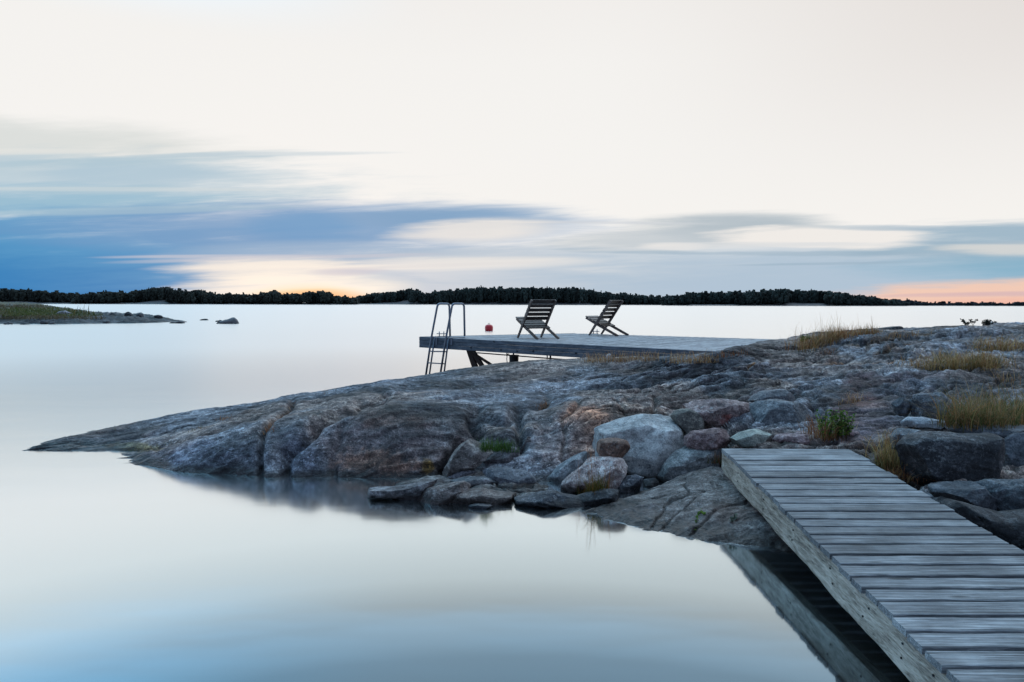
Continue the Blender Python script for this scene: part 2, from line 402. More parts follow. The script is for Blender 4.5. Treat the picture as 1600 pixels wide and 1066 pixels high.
M_DECK = wood_mat("deck_wood", (0.12, 0.12, 0.13), (0.28, 0.28, 0.295), (0.44, 0.435, 0.445), (1.5, 1.5, 1.5), vary=0.12, knots=False)
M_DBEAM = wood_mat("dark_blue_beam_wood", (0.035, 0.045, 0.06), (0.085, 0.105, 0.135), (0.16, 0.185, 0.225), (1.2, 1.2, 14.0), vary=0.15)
M_CHAIR = wood_mat("dark_chair_wood", (0.012, 0.007, 0.006), (0.032, 0.019, 0.015), (0.065, 0.042, 0.034), (4.0, 4.0, 4.0), vary=0.15, knots=False, rough=0.5)
M_RAIL = wood_mat("grey_brown_chair_wood", (0.04, 0.026, 0.022), (0.11, 0.078, 0.066), (0.20, 0.155, 0.14), (4.0, 4.0, 4.0), vary=0.1, knots=False, rough=0.5)
def plain(name, colr, rough=0.5, metal=0.0, nz=0.15, scale=20.0):
    m, t, p, out = new_mat(name)
    pos = t.new('ShaderNodeNewGeometry').outputs['Position']
    n = t.noise(pos, scale, 4, 0.6)
    f = t.m('ADD', 1 - nz, t.m('MULTIPLY', n, 2 * nz))
    t.put(p.inputs['Base Color'], t.mix(1.0, c4(colr), t.comb(f, f, f), 'MULTIPLY'))
    p.inputs['Metallic'].default_value = metal
    t.put(p.inputs['Roughness'], t.m('ADD', rough - 0.08, t.m('MULTIPLY', n, 0.16)))
    return m
M_STEEL = plain("galvanised_steel", (0.16, 0.19, 0.24), 0.4, 0.7)
M_RUST = plain("rusty_steel", (0.035, 0.022, 0.018), 0.7, 0.2, 0.4)
M_BLACK = plain("black_iron", (0.015, 0.014, 0.015), 0.6, 0.3)
M_RED = plain("red_plastic", (0.55, 0.02, 0.03), 0.4, 0.0, 0.2, 8.0)
M_ROPE = plain("grey_rope", (0.25, 0.23, 0.2), 0.9)
M_WHITE = plain("bleached_stone", (0.5, 0.5, 0.52), 0.8, 0.0, 0.4, 60.0)
M_NAIL = plain("nail_iron", (0.02, 0.018, 0.02), 0.6, 0.5)
def leaf_mat(name, rough=0.6, trans=0.35):
    m, t, p, out = new_mat(name)
    ca = t.new('ShaderNodeVertexColor'); ca.layer_name = 'tint'
    t.put(p.inputs['Base Color'], ca.outputs[0]); p.inputs['Roughness'].default_value = rough
    p.inputs['Specular IOR Level'].default_value = 0.2
    tr = t.new('ShaderNodeBsdfTranslucent'); t.put(tr.inputs[0], ca.outputs[0])
    mx = t.new('ShaderNodeMixShader'); mx.inputs[0].default_value = trans
    t.l.new(p.outputs[0], mx.inputs[1]); t.l.new(tr.outputs[0], mx.inputs[2]); t.l.new(mx.outputs[0], out.inputs[0])
    return m
M_GRASS = leaf_mat("grass_blades")
M_LEAF = leaf_mat("plant_leaves", 0.5, 0.3)
M_CONIFER = leaf_mat("conifer_foliage", 0.9, 0.0)

# water: still and mirror-like in the cove, rougher (long swell averaged) on the open bay
def water_mat():
    m, t, p, out = new_mat("sea_water"); t.n.remove(p)
    geo = t.new('ShaderNodeNewGeometry'); pos = geo.outputs['Position']
    px_, py_, pz_ = t.sep(pos)
    lw = t.new('ShaderNodeLayerWeight'); lw.inputs[0].default_value = 0.5
    fac = t.ramp(lw.outputs['Facing'], [(0.0, (0.02,) * 3), (0.38, (0.07,) * 3), (0.47, (0.10,) * 3), (0.53, (0.175,) * 3), (0.575, (0.36,) * 3), (0.62, (0.66,) * 3), (0.68, (0.84,) * 3), (0.76, (0.91,) * 3), (1.0, (1.0,) * 3)])
    dist = t.m('SQRT', t.m('ADD', t.m('MULTIPLY', px_, px_), t.m('MULTIPLY', py_, py_)))
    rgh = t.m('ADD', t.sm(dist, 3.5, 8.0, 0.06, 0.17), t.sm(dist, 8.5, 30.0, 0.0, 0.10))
    n = t.noise(t.vm('MULTIPLY', pos, (0.5, 1.4, 1.0)), 0.9, 3, 0.5)
    bp = t.new('ShaderNodeBump'); bp.inputs['Strength'].default_value = 0.05; bp.inputs['Distance'].default_value = 0.05
    t.put(bp.inputs['Height'], n)
    gl = t.new('ShaderNodeBsdfGlossy'); gl.distribution = 'MULTI_GGX'
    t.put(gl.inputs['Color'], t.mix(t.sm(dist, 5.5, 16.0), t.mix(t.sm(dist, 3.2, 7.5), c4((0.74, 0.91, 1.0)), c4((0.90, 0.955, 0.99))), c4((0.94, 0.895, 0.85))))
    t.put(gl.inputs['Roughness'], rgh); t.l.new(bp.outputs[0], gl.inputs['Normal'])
    df = t.new('ShaderNodeBsdfDiffuse'); df.inputs[0].default_value = (0.016, 0.014, 0.012, 1)
    mx = t.new('ShaderNodeMixShader'); t.put(mx.inputs[0], fac)
    t.l.new(df.outputs[0], mx.inputs[1]); t.l.new(gl.outputs[0], mx.inputs[2]); t.l.new(mx.outputs[0], out.inputs[0])
    return m
M_WATER = water_mat()
wp = mesh_np("water", [(-9000, -60, 0), (9000, -60, 0), (9000, 9000, 0), (-9000, 9000, 0)], [(0, 1, 2, 3)], M_WATER, smooth=False)
tag(wp, kind='structure')

# ------------------------------------------------------------------ rock surfaces measured column by column
def seg_dist(P, pts, wx=1.0, wy=1.0):
    best = np.full(P.shape[:-1], 1e9)
    pts = np.asarray(pts, float) * [wx, wy]; Q = P * [wx, wy]
    for a, b in zip(pts, pts[1:]):
        ab = b - a; t = np.clip(((Q - a) @ ab) / (ab @ ab + 1e-9), 0, 1)
        d = np.linalg.norm(Q - (a + t[..., None] * ab), axis=-1)
        best = np.minimum(best, d)
    return best
def patch_grid(cols, nc, tk, nt, back):
    """cols: {px: [(py, Y), ...]} from the waterline up; returns grid points (nc, nt', 3)"""
    pxs = sorted(cols); K = len(cols[pxs[0]])
    kn = np.array([[*atY(px, py, Y)] for px in pxs for (py, Y) in cols[px]]).reshape(len(pxs), K, 3)
    xq = np.linspace(pxs[0], pxs[-1], nc)
    kq = pchip(pxs, kn.reshape(len(pxs), -1), xq).reshape(nc, K, 3)
    # a submerged toe in front and a falling back
    front = kq[:, :1].copy(); front[..., 1] *= 0.955; front[..., 0] *= 0.955; front[..., 2] -= 0.16
    backs = []
    for dy, dz in back:
        b = kq[:, -1:].copy(); s = (b[..., 1] + dy) / b[..., 1]; b[..., 1] += dy; b[..., 0] *= s; b[..., 2] = b[..., 2] + dz; backs.append(b)
    full = np.concatenate([front, kq] + backs, 1)
    tq = np.linspace(0, full.shape[1] - 1, nt)
    # more rows on the steep front
    tq = np.interp(np.linspace(0, 1, nt), np.linspace(0, 1, len(tk)), tk) * (full.shape[1] - 1)
    G = pchip(np.arange(full.shape[1]), full.transpose(1, 0, 2).reshape(full.shape[1], -1), tq).reshape(nt, nc, 3).transpose(1, 0, 2)
    return G
def grid_normals(G):
    du = np.gradient(G, axis=0); dv = np.gradient(G, axis=1)
    n = np.cross(du, dv); n /= np.linalg.norm(n, axis=-1, keepdims=True) + 1e-12
    n[n[..., 2] < 0] *= -1
    return n
def grid_faces(nc, nt):
    i = np.arange(nc * nt).reshape(nc, nt)
    return np.stack([i[:-1, :-1], i[1:, :-1], i[1:, 1:], i[:-1, 1:]], -1).reshape(-1, 4)

A_, B_ = 0.47, 0.0
cols = {
 -60: [(712, 8.0), (712, 8.05), (712, 8.1), (712, 8.15), (712, 8.2)],
 5:   [(712, 7.9), (712, 7.95), (711, 8.0), (711, 8.05), (710, 8.1)],
 45:  [(709, 7.78), (707, 7.84), (705, 7.90), (704, 7.97), (703, 8.04)],
 100: [(709, 7.8), (703, 7.92), (696, 8.05), (692, 8.18), (688, 8.32)],
 165: [(712, 7.68), (706, 7.85), (690, 8.2), (681, 8.38), (673, 8.55)],
 185: [(729, 7.18), (716, 7.5), (697, 8.0), (683, 8.35), (669, 8.65)],
 250: [(738, 6.98), (708, 7.3), (690, 7.8), (670, 8.35), (657, 8.85)],
 300: [(745, 6.80), (694, 7.22), (675, 7.85), (659, 8.45), (647, 9.0)],
 350: [(748, 6.73), (683, 7.22), (662, 7.9), (649, 8.6), (639, 9.2)],
 400: [(750, 6.68), (672, 7.25), (652, 7.95), (638, 8.75), (630, 9.35)],
 450: [(752, 6.64), (664, 7.28), (644, 8.0), (630, 8.8), (622, 9.45)],
 500: [(753, 6.61), (656, 7.28), (637, 8.0), (623, 8.85), (615, 9.55)],
 560: [(754, 6.59), (645, 7.28), (630, 7.95), (615, 8.9), (606, 9.75)],
 640: [(753, 6.61), (638, 7.30), (625, 8.0), (607, 9.05), (593, 10.0)],
 700: [(751, 6.66), (642, 7.35), (627, 8.0), (604, 9.2), (583, 10.3)],
 770: [(762, 6.4), (655, 7.35), (630, 8.2), (600, 9.4), (572, 10.55)],
 850: [(762, 6.4), (648, 7.45), (620, 8.4), (592, 9.6), (564, 10.7)],
 900: [(754, 6.6), (636, 7.5), (614, 8.45), (590, 9.6), (562.5, 10.75)],
 960: [(754, 6.6), (636, 7.5), (612, 8.4), (586, 9.5), (560, 10.5)],
 1040:[(752, 6.65), (642, 7.4), (613, 8.3), (583, 9.2), (556, 9.95)],
 1085:[(752, 6.65), (641, 7.4), (612, 8.3), (580, 9.15), (553, 9.75)],
 1120:[(754, 6.5), (640, 7.4), (610, 8.3), (576, 9.1), (548, 9.65)],
 1150:[(765, 6.1), (672, 6.8), (618, 8.0), (575, 9.1), (541, 9.95)],
 1200:[(820, 5.3), (690, 6.35), (625, 7.7), (575, 9.3), (537, 10.9)],
 1280:[(870, 4.7), (692, 6.32), (628, 7.6), (568, 9.6), (522, 11.9)],
 1340:[(885, 4.6), (705, 6.1), (630, 7.5), (562, 9.8), (518, 12.5)],
 1400:[(900, 4.45), (765, 5.5), (636, 7.3), (560, 9.7), (515, 12.7)],
 1530:[(905, 4.4), (775, 5.3), (638, 7.2), (555, 9.6), (508, 13.0)],
 1620:[(905, 4.4), (780, 5.2), (636, 7.1), (552, 9.5), (507, 13.1)],
 2000:[(940, 4.2), (715, 5.6), (640, 7.0), (550, 9.4), (500, 13.3)],
}
NC, NTT = 1000, 560
# parameter spacing: toe, face, brow .. ridge, back
tk = [0.0, 0.09, 0.16, 0.23, 0.30, 0.37, 0.44, 0.51, 0.58, 0.65, 0.72, 0.80, 1.0]
G = patch_grid(cols, NC, tk, NTT, [(0.9, -0.16), (2.4, -0.75), (5.0, -1.6)])
# right side: rock carries on flat behind the crest
N0 = grid_normals(G); PX = proj(G)
px, py = PX[..., 0], PX[..., 1]
sms = lambda v, a, b: np.clip((v - a) / (b - a), 0, 1) ** 2 * (3 - 2 * np.clip((v - a) / (b - a), 0, 1))
rough_zone = sms(px, 760, 1000)
lin_dir = np.array([0.94, 0.34, 0.0]); cross_dir = np.array([-0.34, 0.94, 0.0])
s_ = G @ lin_dir; c_ = G @ cross_dir
F1 = np.stack([s_ * 0.55, c_ * 2.2, G[..., 2] * 2.2], -1)
F2 = np.stack([s_ * 1.6, c_ * 7.5, G[..., 2] * 7.5], -1)
disp = 0.034 * fbm(F1, 3, 4) + 0.022 * ridged(F2 + 0.3 * fbm(G * 2, 9, 3)[..., None], 21, 4)
disp += rough_zone * (0.040 * fbm(F1 * 1.2, 31, 6, 0.55) + 0.024 * ridged(F2 * 0.7, 41, 6, 0.6) + 0.008 * ridged(G * 5.5, 43, 4, 0.6))
disp += 0.008 * fbm(G * 14, 51, 4, 0.65) * (0.6 + 1.3 * rough_zone)
# blocky steps: quantised noise makes small ledges on the rough right part
q = fbm(np.stack([s_ * 0.9, c_ * 2.6, G[..., 2] * 3], -1) + 5, 61, 3) * 4
st = (np.floor(q) + sms(q - np.floor(q), 0.35, 0.65)) / 4
disp += rough_zone * 0.11 * st * sms(px, 850, 1050) + 0.030 * st * (1 - rough_zone)
def cells(P, seed):
    i = np.floor(P).astype(np.int64); f1 = np.full(P.shape[:-1], 9.0); f2 = f1.copy(); idv = np.zeros(P.shape[:-1]); tx = idv.copy(); ty = idv.copy()
    z0 = np.zeros_like(i[..., 0])
    for a in (-1, 0, 1):
        for b in (-1, 0, 1):
            cx = i[..., 0] + a; cy = i[..., 1] + b
            qx = cx + 0.5 + 0.42 * _h(cx, cy, z0, seed); qy = cy + 0.5 + 0.42 * _h(cx, cy, z0, seed + 1)
            dx = P[..., 0] - qx; dy = P[..., 1] - qy; d = np.sqrt(dx * dx + dy * dy); r = _h(cx, cy, z0, seed + 2)
            m = d < f1
            f2 = np.where(m, f1, np.minimum(f2, d)); f1 = np.where(m, d, f1)
            idv = np.where(m, r, idv); tx = np.where(m, dx * _h(cx, cy, z0, seed + 3) + dy * _h(cx, cy, z0, seed + 4), tx)
    return f2 - f1, idv, tx
wq = 0.35 * np.stack([fbm(G * 1.9, 81, 4), fbm(G * 1.9, 85, 4)], -1)
CELLC = np.ones_like(disp)
for (sa, sb, amp_, tilt_, jd, seed_) in ((0.45, 1.6, 0.060, 0.10, 0.050, 400), (1.2, 4.4, 0.020, 0.04, 0.022, 410), (6.5, 15.0, 0.005, 0.012, 0.003, 420)):
    e_, id_, tl_ = cells(np.stack([s_ * sa, c_ * sb + G[..., 2] * sb * 0.8], -1) + wq * (1 + sa * 0.4), seed_)
    zmask = rough_zone * sms(px, 820, 1040)
    joint = 1 - sms(e_, 0.0, 0.10)
    disp += zmask * (amp_ * id_ + tilt_ * tl_ * 0.6 - jd * joint) + (1 - zmask) * 0.10 * (amp_ * id_ + tilt_ * tl_ * 0.5)
    CELLC *= 1 + zmask * (0.22 * id_ - 0.35 * joint * (amp_ > 0.01))
RB = np.exp(-(((px - 1345) / 50) ** 2 + ((py - 640) / 50) ** 2) ** 2)
disp *= 1 - 0.6 * RB
SEAM = np.zeros_like(disp)
DOME = np.exp(-(((px - 640) / 105) ** 2 + ((py - 700) / 48) ** 2) ** 2) + np.exp(-(((px - 470) / 60) ** 2 + ((py - 715) / 34) ** 2) ** 2)
ZL = (0.35 + 0.65 * rough_zone) * (1 - 0.9 * np.clip(DOME + RB, 0, 1))
for k_, (fa, fb, lev, thick_, dep_) in enumerate(((0.30, 1.7, (-0.22, 0.02, 0.26), 0.020, 0.035), (0.75, 3.4, (-0.2, 0.1, 0.3), 0.022, 0.022), (1.6, 2.0, (0.0,), 0.014, 0.022))):
    nA = fbm(np.stack([s_ * fa, c_ * fb + G[..., 2] * fb * 0.7, G[..., 2] * fb * 0.5], -1) + 13 * k_, 620 + k_, 4, 0.45)
    on = sms(fbm(G * 0.8 + 9 * k_, 640 + k_, 3), -0.08, 0.2) * ZL
    for lv in lev:
        e_ = np.exp(-((nA - lv) / thick_) ** 2) * on
        disp -= dep_ * e_; disp += 0.16 * dep_ * np.tanh((nA - lv) / 0.06) * on
        SEAM = np.maximum(SEAM, e_)
fade = np.ones_like(disp)
PD = PX.copy()
# wobble the crack lines
wob = np.stack([fbm(G * 3.1, 71, 3), fbm(G * 3.1, 77, 3)], -1) * 7
PD = PX + wob
cr_mask = np.zeros_like(disp)
def crack(pts, wpx, depth, one_side=0.0, mask=0.6, fx=1.0, fy=1.0):
    """a joint in the rock; one_side > 0 lifts the near block's rounded shoulder"""
    global disp, cr_mask
    d = seg_dist(PD, pts, fx, fy)
    g = np.exp(-(d / wpx) ** 2)
    disp -= depth * g
    if one_side: disp += one_side * np.exp(-((d - 3.2 * wpx) / (2.2 * wpx)) ** 2)
    cr_mask = np.maximum(cr_mask, g * mask)
crack([(407, 760), (408, 715), (423, 671), (441, 649), (460, 630)], 4, 0.09, 0.015)
crack([(448, 760), (448, 717), (472, 702), (503, 667), (531, 652), (562, 636), (600, 628)], 6, 0.13, 0.03)
crack([(523, 760), (520, 714), (534, 674), (556, 652)], 5, 0.035, 0.01, 0.25)
crack([(600, 618), (640, 624), (700, 630), (760, 626), (820, 620)], 4, 0.07, 0.02, 0.5, 0.5, 1.6)
crack([(120, 700), (200, 690), (300, 668), (400, 646), (470, 627), (560, 612)], 3, 0.03, 0.006, 0.4, 0.5, 1.6)
crack([(180, 706), (260, 697), (340, 672), (395, 655)], 4, 0.04, 0.01, 0.4, 0.5, 1.6)
crack([(737, 655), (747, 677), (720, 700), (692, 738)], 9, 0.16, 0.02, 0.5)
crack([(747, 650), (790, 665), (803, 646), (837, 639), (856, 629)], 5, 0.08, 0.015, 0.5)
crack([(809, 649), (809, 674), (812, 705)], 6, 0.12, 0.02, 0.5)
crack([(904, 634), (874, 660), (880, 691), (882, 720)], 3, 0.04, 0.01, 0.5)
crack([(1025, 625), (1026, 650), (1045, 660)], 3, 0.06, 0.01, 0.6)
crack([(962, 628), (975, 650), (1000, 660)], 3, 0.04, 0.01, 0.5)
crack([(830, 618), (900, 608), (980, 606), (1070, 596), (1180, 590)], 4, 0.06, 0.01, 0.5, 0.5, 1.6)
crack([(860, 598), (930, 588), (1020, 590), (1110, 582), (1160, 584)], 3, 0.05, 0.01, 0.6, 0.5, 1.6)
crack([(690, 612), (760, 596), (850, 584), (960, 572)], 3, 0.03, 0.01, 0.35, 0.5, 1.6)
crack([(600, 610), (700, 598), (800, 580)], 2.5, 0.02, 0.0, 0.3, 0.5, 1.6)
crack([(1243, 563), (1302, 559), (1340, 561), (1390, 565)], 2.5, 0.05, 0.01, 0.6, 0.5, 1.6)
crack([(1290, 548), (1355, 539), (1411, 524), (1500, 514), (1540, 508)], 2.5, 0.05, 0.01, 0.5, 0.5, 1.6)
crack([(1370, 552), (1420, 541), (1505, 530), (1560, 526)], 3, 0.06, 0.01, 0.5, 0.5, 1.6)
crack([(1268, 640), (1290, 660), (1300, 690)], 8, 0.10, 0.0, 0.4)
crack([(1340, 612), (1400, 600), (1480, 590), (1600, 590)], 3, 0.04, 0.01, 0.4, 0.5, 1.6)
# bulging shoulders
def bulge(cx, cy, rx, ry, amt):
    global disp
    disp += amt * np.exp(-(((px - cx) / rx) ** 2 + ((py - cy) / ry) ** 2))
bulge(645, 690, 75, 40, 0.10)
bulge(480, 712, 24, 30, 0.05)
bulge(425, 715, 16, 28, 0.04)
bulge(930, 668, 42, 28, 0.12)
bulge(780, 645, 30, 14, 0.05)
bulge(350, 715, 40, 20, 0.04)
bulge(1110, 610, 60, 14, 0.06)
bulge(1470, 600, 70, 12, 0.10)
bulge(1300, 585, 80, 10, 0.06)
tqn = np.interp(np.linspace(0, 1, NTT), np.linspace(0, 1, len(tk)), tk)[None, :]
crest = np.exp(-((tqn - 0.625) / 0.055) ** 2)
disp = disp * (1 - 0.7 * crest * sms(px, 700, 1000))
G2 = G + N0 * disp[..., None]
# colour of the stone (mineral bands, lichens) and of its darkened cracks
T = np.ones(G.shape)
def paint(cx, cy, rx, ry, colr, amt, seed=0, ns=6.0, soft=0.5):
    global T
    d = np.sqrt(((px - cx) / rx) ** 2 + ((py - cy) / ry) ** 2) + 0.55 * fbm(G * ns, 200 + seed, 5, 0.65)
    m = (1 - sms(d, 1 - soft, 1.0)) * amt
    T = T * (1 - m[..., None]) + m[..., None] * np.array(colr)
# smooth left whale-back slightly warm on the face, blue-grey on top
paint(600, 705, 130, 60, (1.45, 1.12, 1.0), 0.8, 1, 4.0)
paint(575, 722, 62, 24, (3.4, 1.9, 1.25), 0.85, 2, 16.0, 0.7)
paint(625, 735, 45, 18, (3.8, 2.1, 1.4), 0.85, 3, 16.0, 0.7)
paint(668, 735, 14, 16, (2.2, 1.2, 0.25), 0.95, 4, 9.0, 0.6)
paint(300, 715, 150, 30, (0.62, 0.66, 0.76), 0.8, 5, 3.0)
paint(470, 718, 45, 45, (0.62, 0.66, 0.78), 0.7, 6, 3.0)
paint(908, 660, 52, 28, (3.0, 1.8, 1.2), 0.8, 7, 6.0, 0.6)
paint(890, 700, 75, 45, (1.9, 1.45, 1.2), 0.7, 8, 5.0)
paint(980, 645, 60, 16, (1.3, 1.15, 1.0), 0.6, 9, 5.0)
paint(1345, 642, 56, 64, (0.62, 0.30, 0.27), 1.0, 10, 2.5, 0.5)
paint(1400, 596, 90, 12, (0.75, 0.48, 0.45), 0.8, 11, 4.0)
paint(1000, 585, 130, 14, (0.8, 0.72, 0.72), 0.6, 12, 4.0)
paint(1180, 576, 160, 10, (1.0, 0.8, 0.74), 0.5, 13, 5.0)
paint(1450, 650, 200, 70, (0.62, 0.66, 0.74), 0.6, 15, 2.0)
paint(700, 605, 260, 22, (1.15, 1.12, 1.14), 0.5, 16, 2.5)
paint(1050, 575, 120, 14, (0.75, 0.68, 0.66), 0.6, 17, 5.0)
mossy = np.array((0.85, 0.42, 0.16))
for pts, wq in (([(423, 672), (441, 650), (458, 631)], 3.5), ([(1290, 548), (1355, 539), (1411, 524), (1500, 514), (1540, 508)], 4.5),
            ([(1370, 552), (1420, 541), (1505, 530)], 4.5), ([(1243, 563), (1302, 561), (1400, 567)], 3),
            ([(837, 640), (856, 628)], 4), ([(1100, 585), (1180, 570)], 2.5), ([(860, 598), (930, 588)], 2)):
    m = np.exp(-(seg_dist(PD, pts, 0.7, 1.2) / wq) ** 2) * sms(fbm(G * 8, 301, 4), -0.35, 0.15)
    T = T * (1 - m[..., None]) + m[..., None] * mossy
paint(215, 700, 60, 8, (0.75, 0.68, 0.28), 0.7, 18, 7.0)
T *= (1 - 0.85 * cr_mask)[..., None] * (1 - 0.72 * SEAM)[..., None]  # dark joints, with the shadow of the grooves put into the tint
wn = sms(fbm(G * [0.7, 1.1, 1.1] + 3, 601, 4, 0.6), -0.05, 0.35)[..., None]
T *= wn * np.array((1.32, 1.06, 0.92)) + (1 - wn) * np.array((0.93, 0.98, 1.07))
blot = fbm(np.stack([s_ * 0.8, c_ * 1.8, G[..., 2] * 1.8], -1) + 40, 501, 5, 0.6)
T *= np.clip(1.0 + 1.35 * blot, 0.35, 2.1)[..., None] * np.clip(CELLC, 0.3, 1.8)[..., None]
head = mesh_np("rocky_headland", G2.reshape(-1, 3), grid_faces(NC, NTT), M_ROCK, col=T.reshape(-1, 3))
tag(head, kind='structure')
# flip normals upward if needed
def upright(o):
    me = o.data; s = 0
    for p in list(me.polygons)[:: max(1, len(me.polygons) // 500)]: s += p.normal.z
    if s < 0: me.flip_normals()
upright(head)

def small_patch(name, cols, nc, nt, back, mat, amp=0.02, seed=0, tints=()):
    g = patch_grid(cols, nc, [0, 0.12, 0.3, 0.48, 0.66, 0.84, 1.0], nt, back)
    n = grid_normals(g); q2 = proj(g)
    s1 = g @ lin_dir; c1 = g @ cross_dir
    f2 = np.stack([s1 * 1.3, c1 * 5.5, g[..., 2] * 5.5], -1)
    dd = amp * (fbm(g * 2.2, seed, 5, 0.55) * 1.4 + ridged(f2, seed + 7, 4) * 0.8 + 0.25 * fbm(g * 18, seed + 9, 3))
    tt = np.ones(g.shape)
    for kind, *a in tints:
        if kind == 'crack':
            pts, wq, dep = a
            e = np.exp(-(seg_dist(q2 + np.stack([fbm(g * 5, 71, 3), fbm(g * 5, 77, 3)], -1) * 6, pts) / wq) ** 2); dd -= dep * e; tt *= (1 - 0.7 * e)[..., None]
        else:
            cx, cy, rx, ry, colr, amt = a
            d = np.sqrt(((q2[..., 0] - cx) / rx) ** 2 + ((q2[..., 1] - cy) / ry) ** 2) + 0.5 * fbm(g * 7, seed + 30, 4, 0.6)
            m = ((1 - sms(d, 0.4, 1.0)) * amt)[..., None]; tt = tt * (1 - m) + m * np.array(colr)
    g = g + n * dd[..., None]
    o = mesh_np(name, g.reshape(-1, 3), grid_faces(nc, nt), mat, col=tt.reshape(-1, 3)); upright(o)
    return o

# the foreshore slab beside the footbridge
slab_cols = {
 885: [(813, 5.44), (812, 5.48), (811, 5.52), (810, 5.56)],
 912: [(814, 5.42), (807, 5.50), (801, 5.60), (796, 5.72)],
 955: [(820, 5.33), (803, 5.48), (790, 5.66), (780, 5.88)],
 1000:[(834, 5.13), (807, 5.34), (784, 5.66), (768, 5.98)],
 1040:[(841, 5.03), (809, 5.27), (780, 5.65), (758, 6.05)],
 1080:[(847, 4.93), (809, 5.22), (770, 5.68), (741, 6.12)],
 1115:[(853, 4.85), (810, 5.16), (768, 5.68), (734, 6.15)],
 1150:[(859, 4.77), (816, 5.08), (778, 5.50), (741, 6.05)],
 1195:[(867, 4.67), (830, 4.92), (795, 5.22), (764, 5.60)],
 1240:[(875, 4.59), (849, 4.74), (825, 4.95), (799, 5.20)],
 1300:[(872, 4.6), (860, 4.7), (850, 4.8), (840, 4.9)],
}
slab = small_patch("rock_slab", slab_cols, 420, 300, [(0.25, -0.12), (0.6, -0.5)], M_WARM, 0.034, 11, [
    ('crack', [(1069, 756), (1077, 770), (1040, 790), (1018, 830)], 1.8, 0.018),
    ('crack', [(1100, 768), (1060, 800), (1030, 835)], 1.5, 0.012),
    ('crack', [(920, 797), (1000, 783), (1060, 768)], 1.6, 0.015),
    ('crack', [(1190, 776), (1120, 800), (1080, 838)], 2.2, 0.02),
    ('paint', 1150, 800, 60, 30, (0.75, 0.60, 0.55), 0.7), ('paint', 1000, 800, 70, 18, (0.95, 1.0, 1.1), 0.7)])
tag(slab, "dark sloping rock slab rising from the water to the footbridge's far left corner", "rock")

# ------------------------------------------------------------------ boulders from measured outlines
_ico = {}
def ico(sub):
    if sub not in _ico:
        bm = bmesh.new(); bmesh.ops.create_icosphere(bm, subdivisions=sub, radius=1.0)
        bm.verts.ensure_lookup_table()
        _ico[sub] = (np.array([v.co[:] for v in bm.verts]), np.array([[v.index for v in f.verts] for f in bm.faces])); bm.free()
    return _ico[sub]
def boulder(outline, Y, depth, mat, label, seed=0, sub=6, amp=0.06, cuts=4, sink=0.25, name="boulder", group=None, tint=None, box=0.75):
    """outline: photo-pixel polygon of the stone; Y: distance of its middle; depth: half thickness as share of half width"""
    o_ = np.asarray(outline, float)
    W = atY(o_[:, 0], o_[:, 1], Y)
    c = np.array([(W[:, 0].min() + W[:, 0].max()) / 2, Y, (W[:, 2].min() * 0.5 + W[:, 2].max() * 0.5)])
    rel = W - c; hw = (rel[:, 0].max() - rel[:, 0].min()) / 2
    ang = np.arctan2(rel[:, 2], rel[:, 0])
    # radius as a function of angle: intersect rays with the polygon
    A = np.linspace(-math.pi, math.pi, 181); Rr = np.zeros_like(A)
    P2 = rel[:, [0, 2]]
    for i, a in enumerate(A):
        d = np.array([math.cos(a), math.sin(a)]); best = 0
        for p, q_ in zip(P2, np.roll(P2, -1, 0)):
            e = q_ - p; den = d[0] * e[1] - d[1] * e[0]
            if abs(den) < 1e-12: continue
            t_ = (p[0] * e[1] - p[1] * e[0]) / den; u_ = (p[0] * d[1] - p[1] * d[0]) / den
            if t_ > 0 and -1e-6 <= u_ <= 1 + 1e-6: best = max(best, t_)
        Rr[i] = best
    k = np.array([1, 2, 3, 2, 1.0]); k /= k.sum()
    ext = np.concatenate([Rr[-5:-1], Rr, Rr[1:5]]); Rs = np.convolve(ext, k, 'same')[4:-4]
    U, F = ico(sub)
    fi = np.arctan2(U[:, 2], U[:, 0]); rr = np.sqrt(U[:, 0] ** 2 + U[:, 2] ** 2)
    rad = np.interp(fi, A, Rs)
    rb = rr ** box; db = np.sign(U[:, 1]) * np.abs(U[:, 1]) ** 0.85
    P = np.stack([np.cos(fi) * rad * rb, db * depth * hw, np.sin(fi) * rad * rb], -1)
    rs = np.random.RandomState(seed + 5)
    for _ in range(cuts + 6):
        n = rs.normal(size=3); n[1] = -abs(n[1]) * 1.3; n /= np.linalg.norm(n)
        dn = P @ n; lim = dn.max() * rs.uniform(0.68, 0.88)
        P = P - n * (np.maximum(0, dn - lim) * 0.93)[:, None]
    for ax_, src in ((0, rel[:, 0]), (2, rel[:, 2])):
        P[:, ax_] = (P[:, ax_] - P[:, ax_].min()) / (P[:, ax_].max() - P[:, ax_].min()) * (src.max() - src.min()) + src.min()
    nn = P / (np.linalg.norm(P, axis=1, keepdims=True) + 1e-9)
    wv = (P + c)
    P = P + nn * (1.5 * amp * hw * (fbm(wv * 1.6 / max(hw, 0.1), seed, 4) + 0.5 * ridged(wv * [2, 4, 4] / max(hw, 0.1), seed + 3, 4) * 0.6 + 0.22 * fbm(wv * 9 / max(hw, 0.1), seed + 8, 3)))[:, None]
    lowm = P[:, 2] < 0
    P[lowm, 2] *= 1 + sink
    tt = np.ones((len(P), 3)) if tint is None else np.tile(np.array(tint, float), (len(P), 1))
    vv = 0.85 + 0.3 * (fbm(wv * 3.1, seed + 12, 3)[:, None] * 0.5 + 0.5)
    o = mesh_np(name, P, F, mat, col=tt * vv)
    base = Vector((c[0], c[1], c[2] + P[:, 2].min())); o.location = base
    o.data.transform(Matrix.Translation((0, 0, -P[:, 2].min())))
    tag(o, label, "boulder" if name == "boulder" else "rock", group)
    return o
sx6 = lambda L: [(800 + a / 3.636, 600 + b / 3.636) for a, b in L]
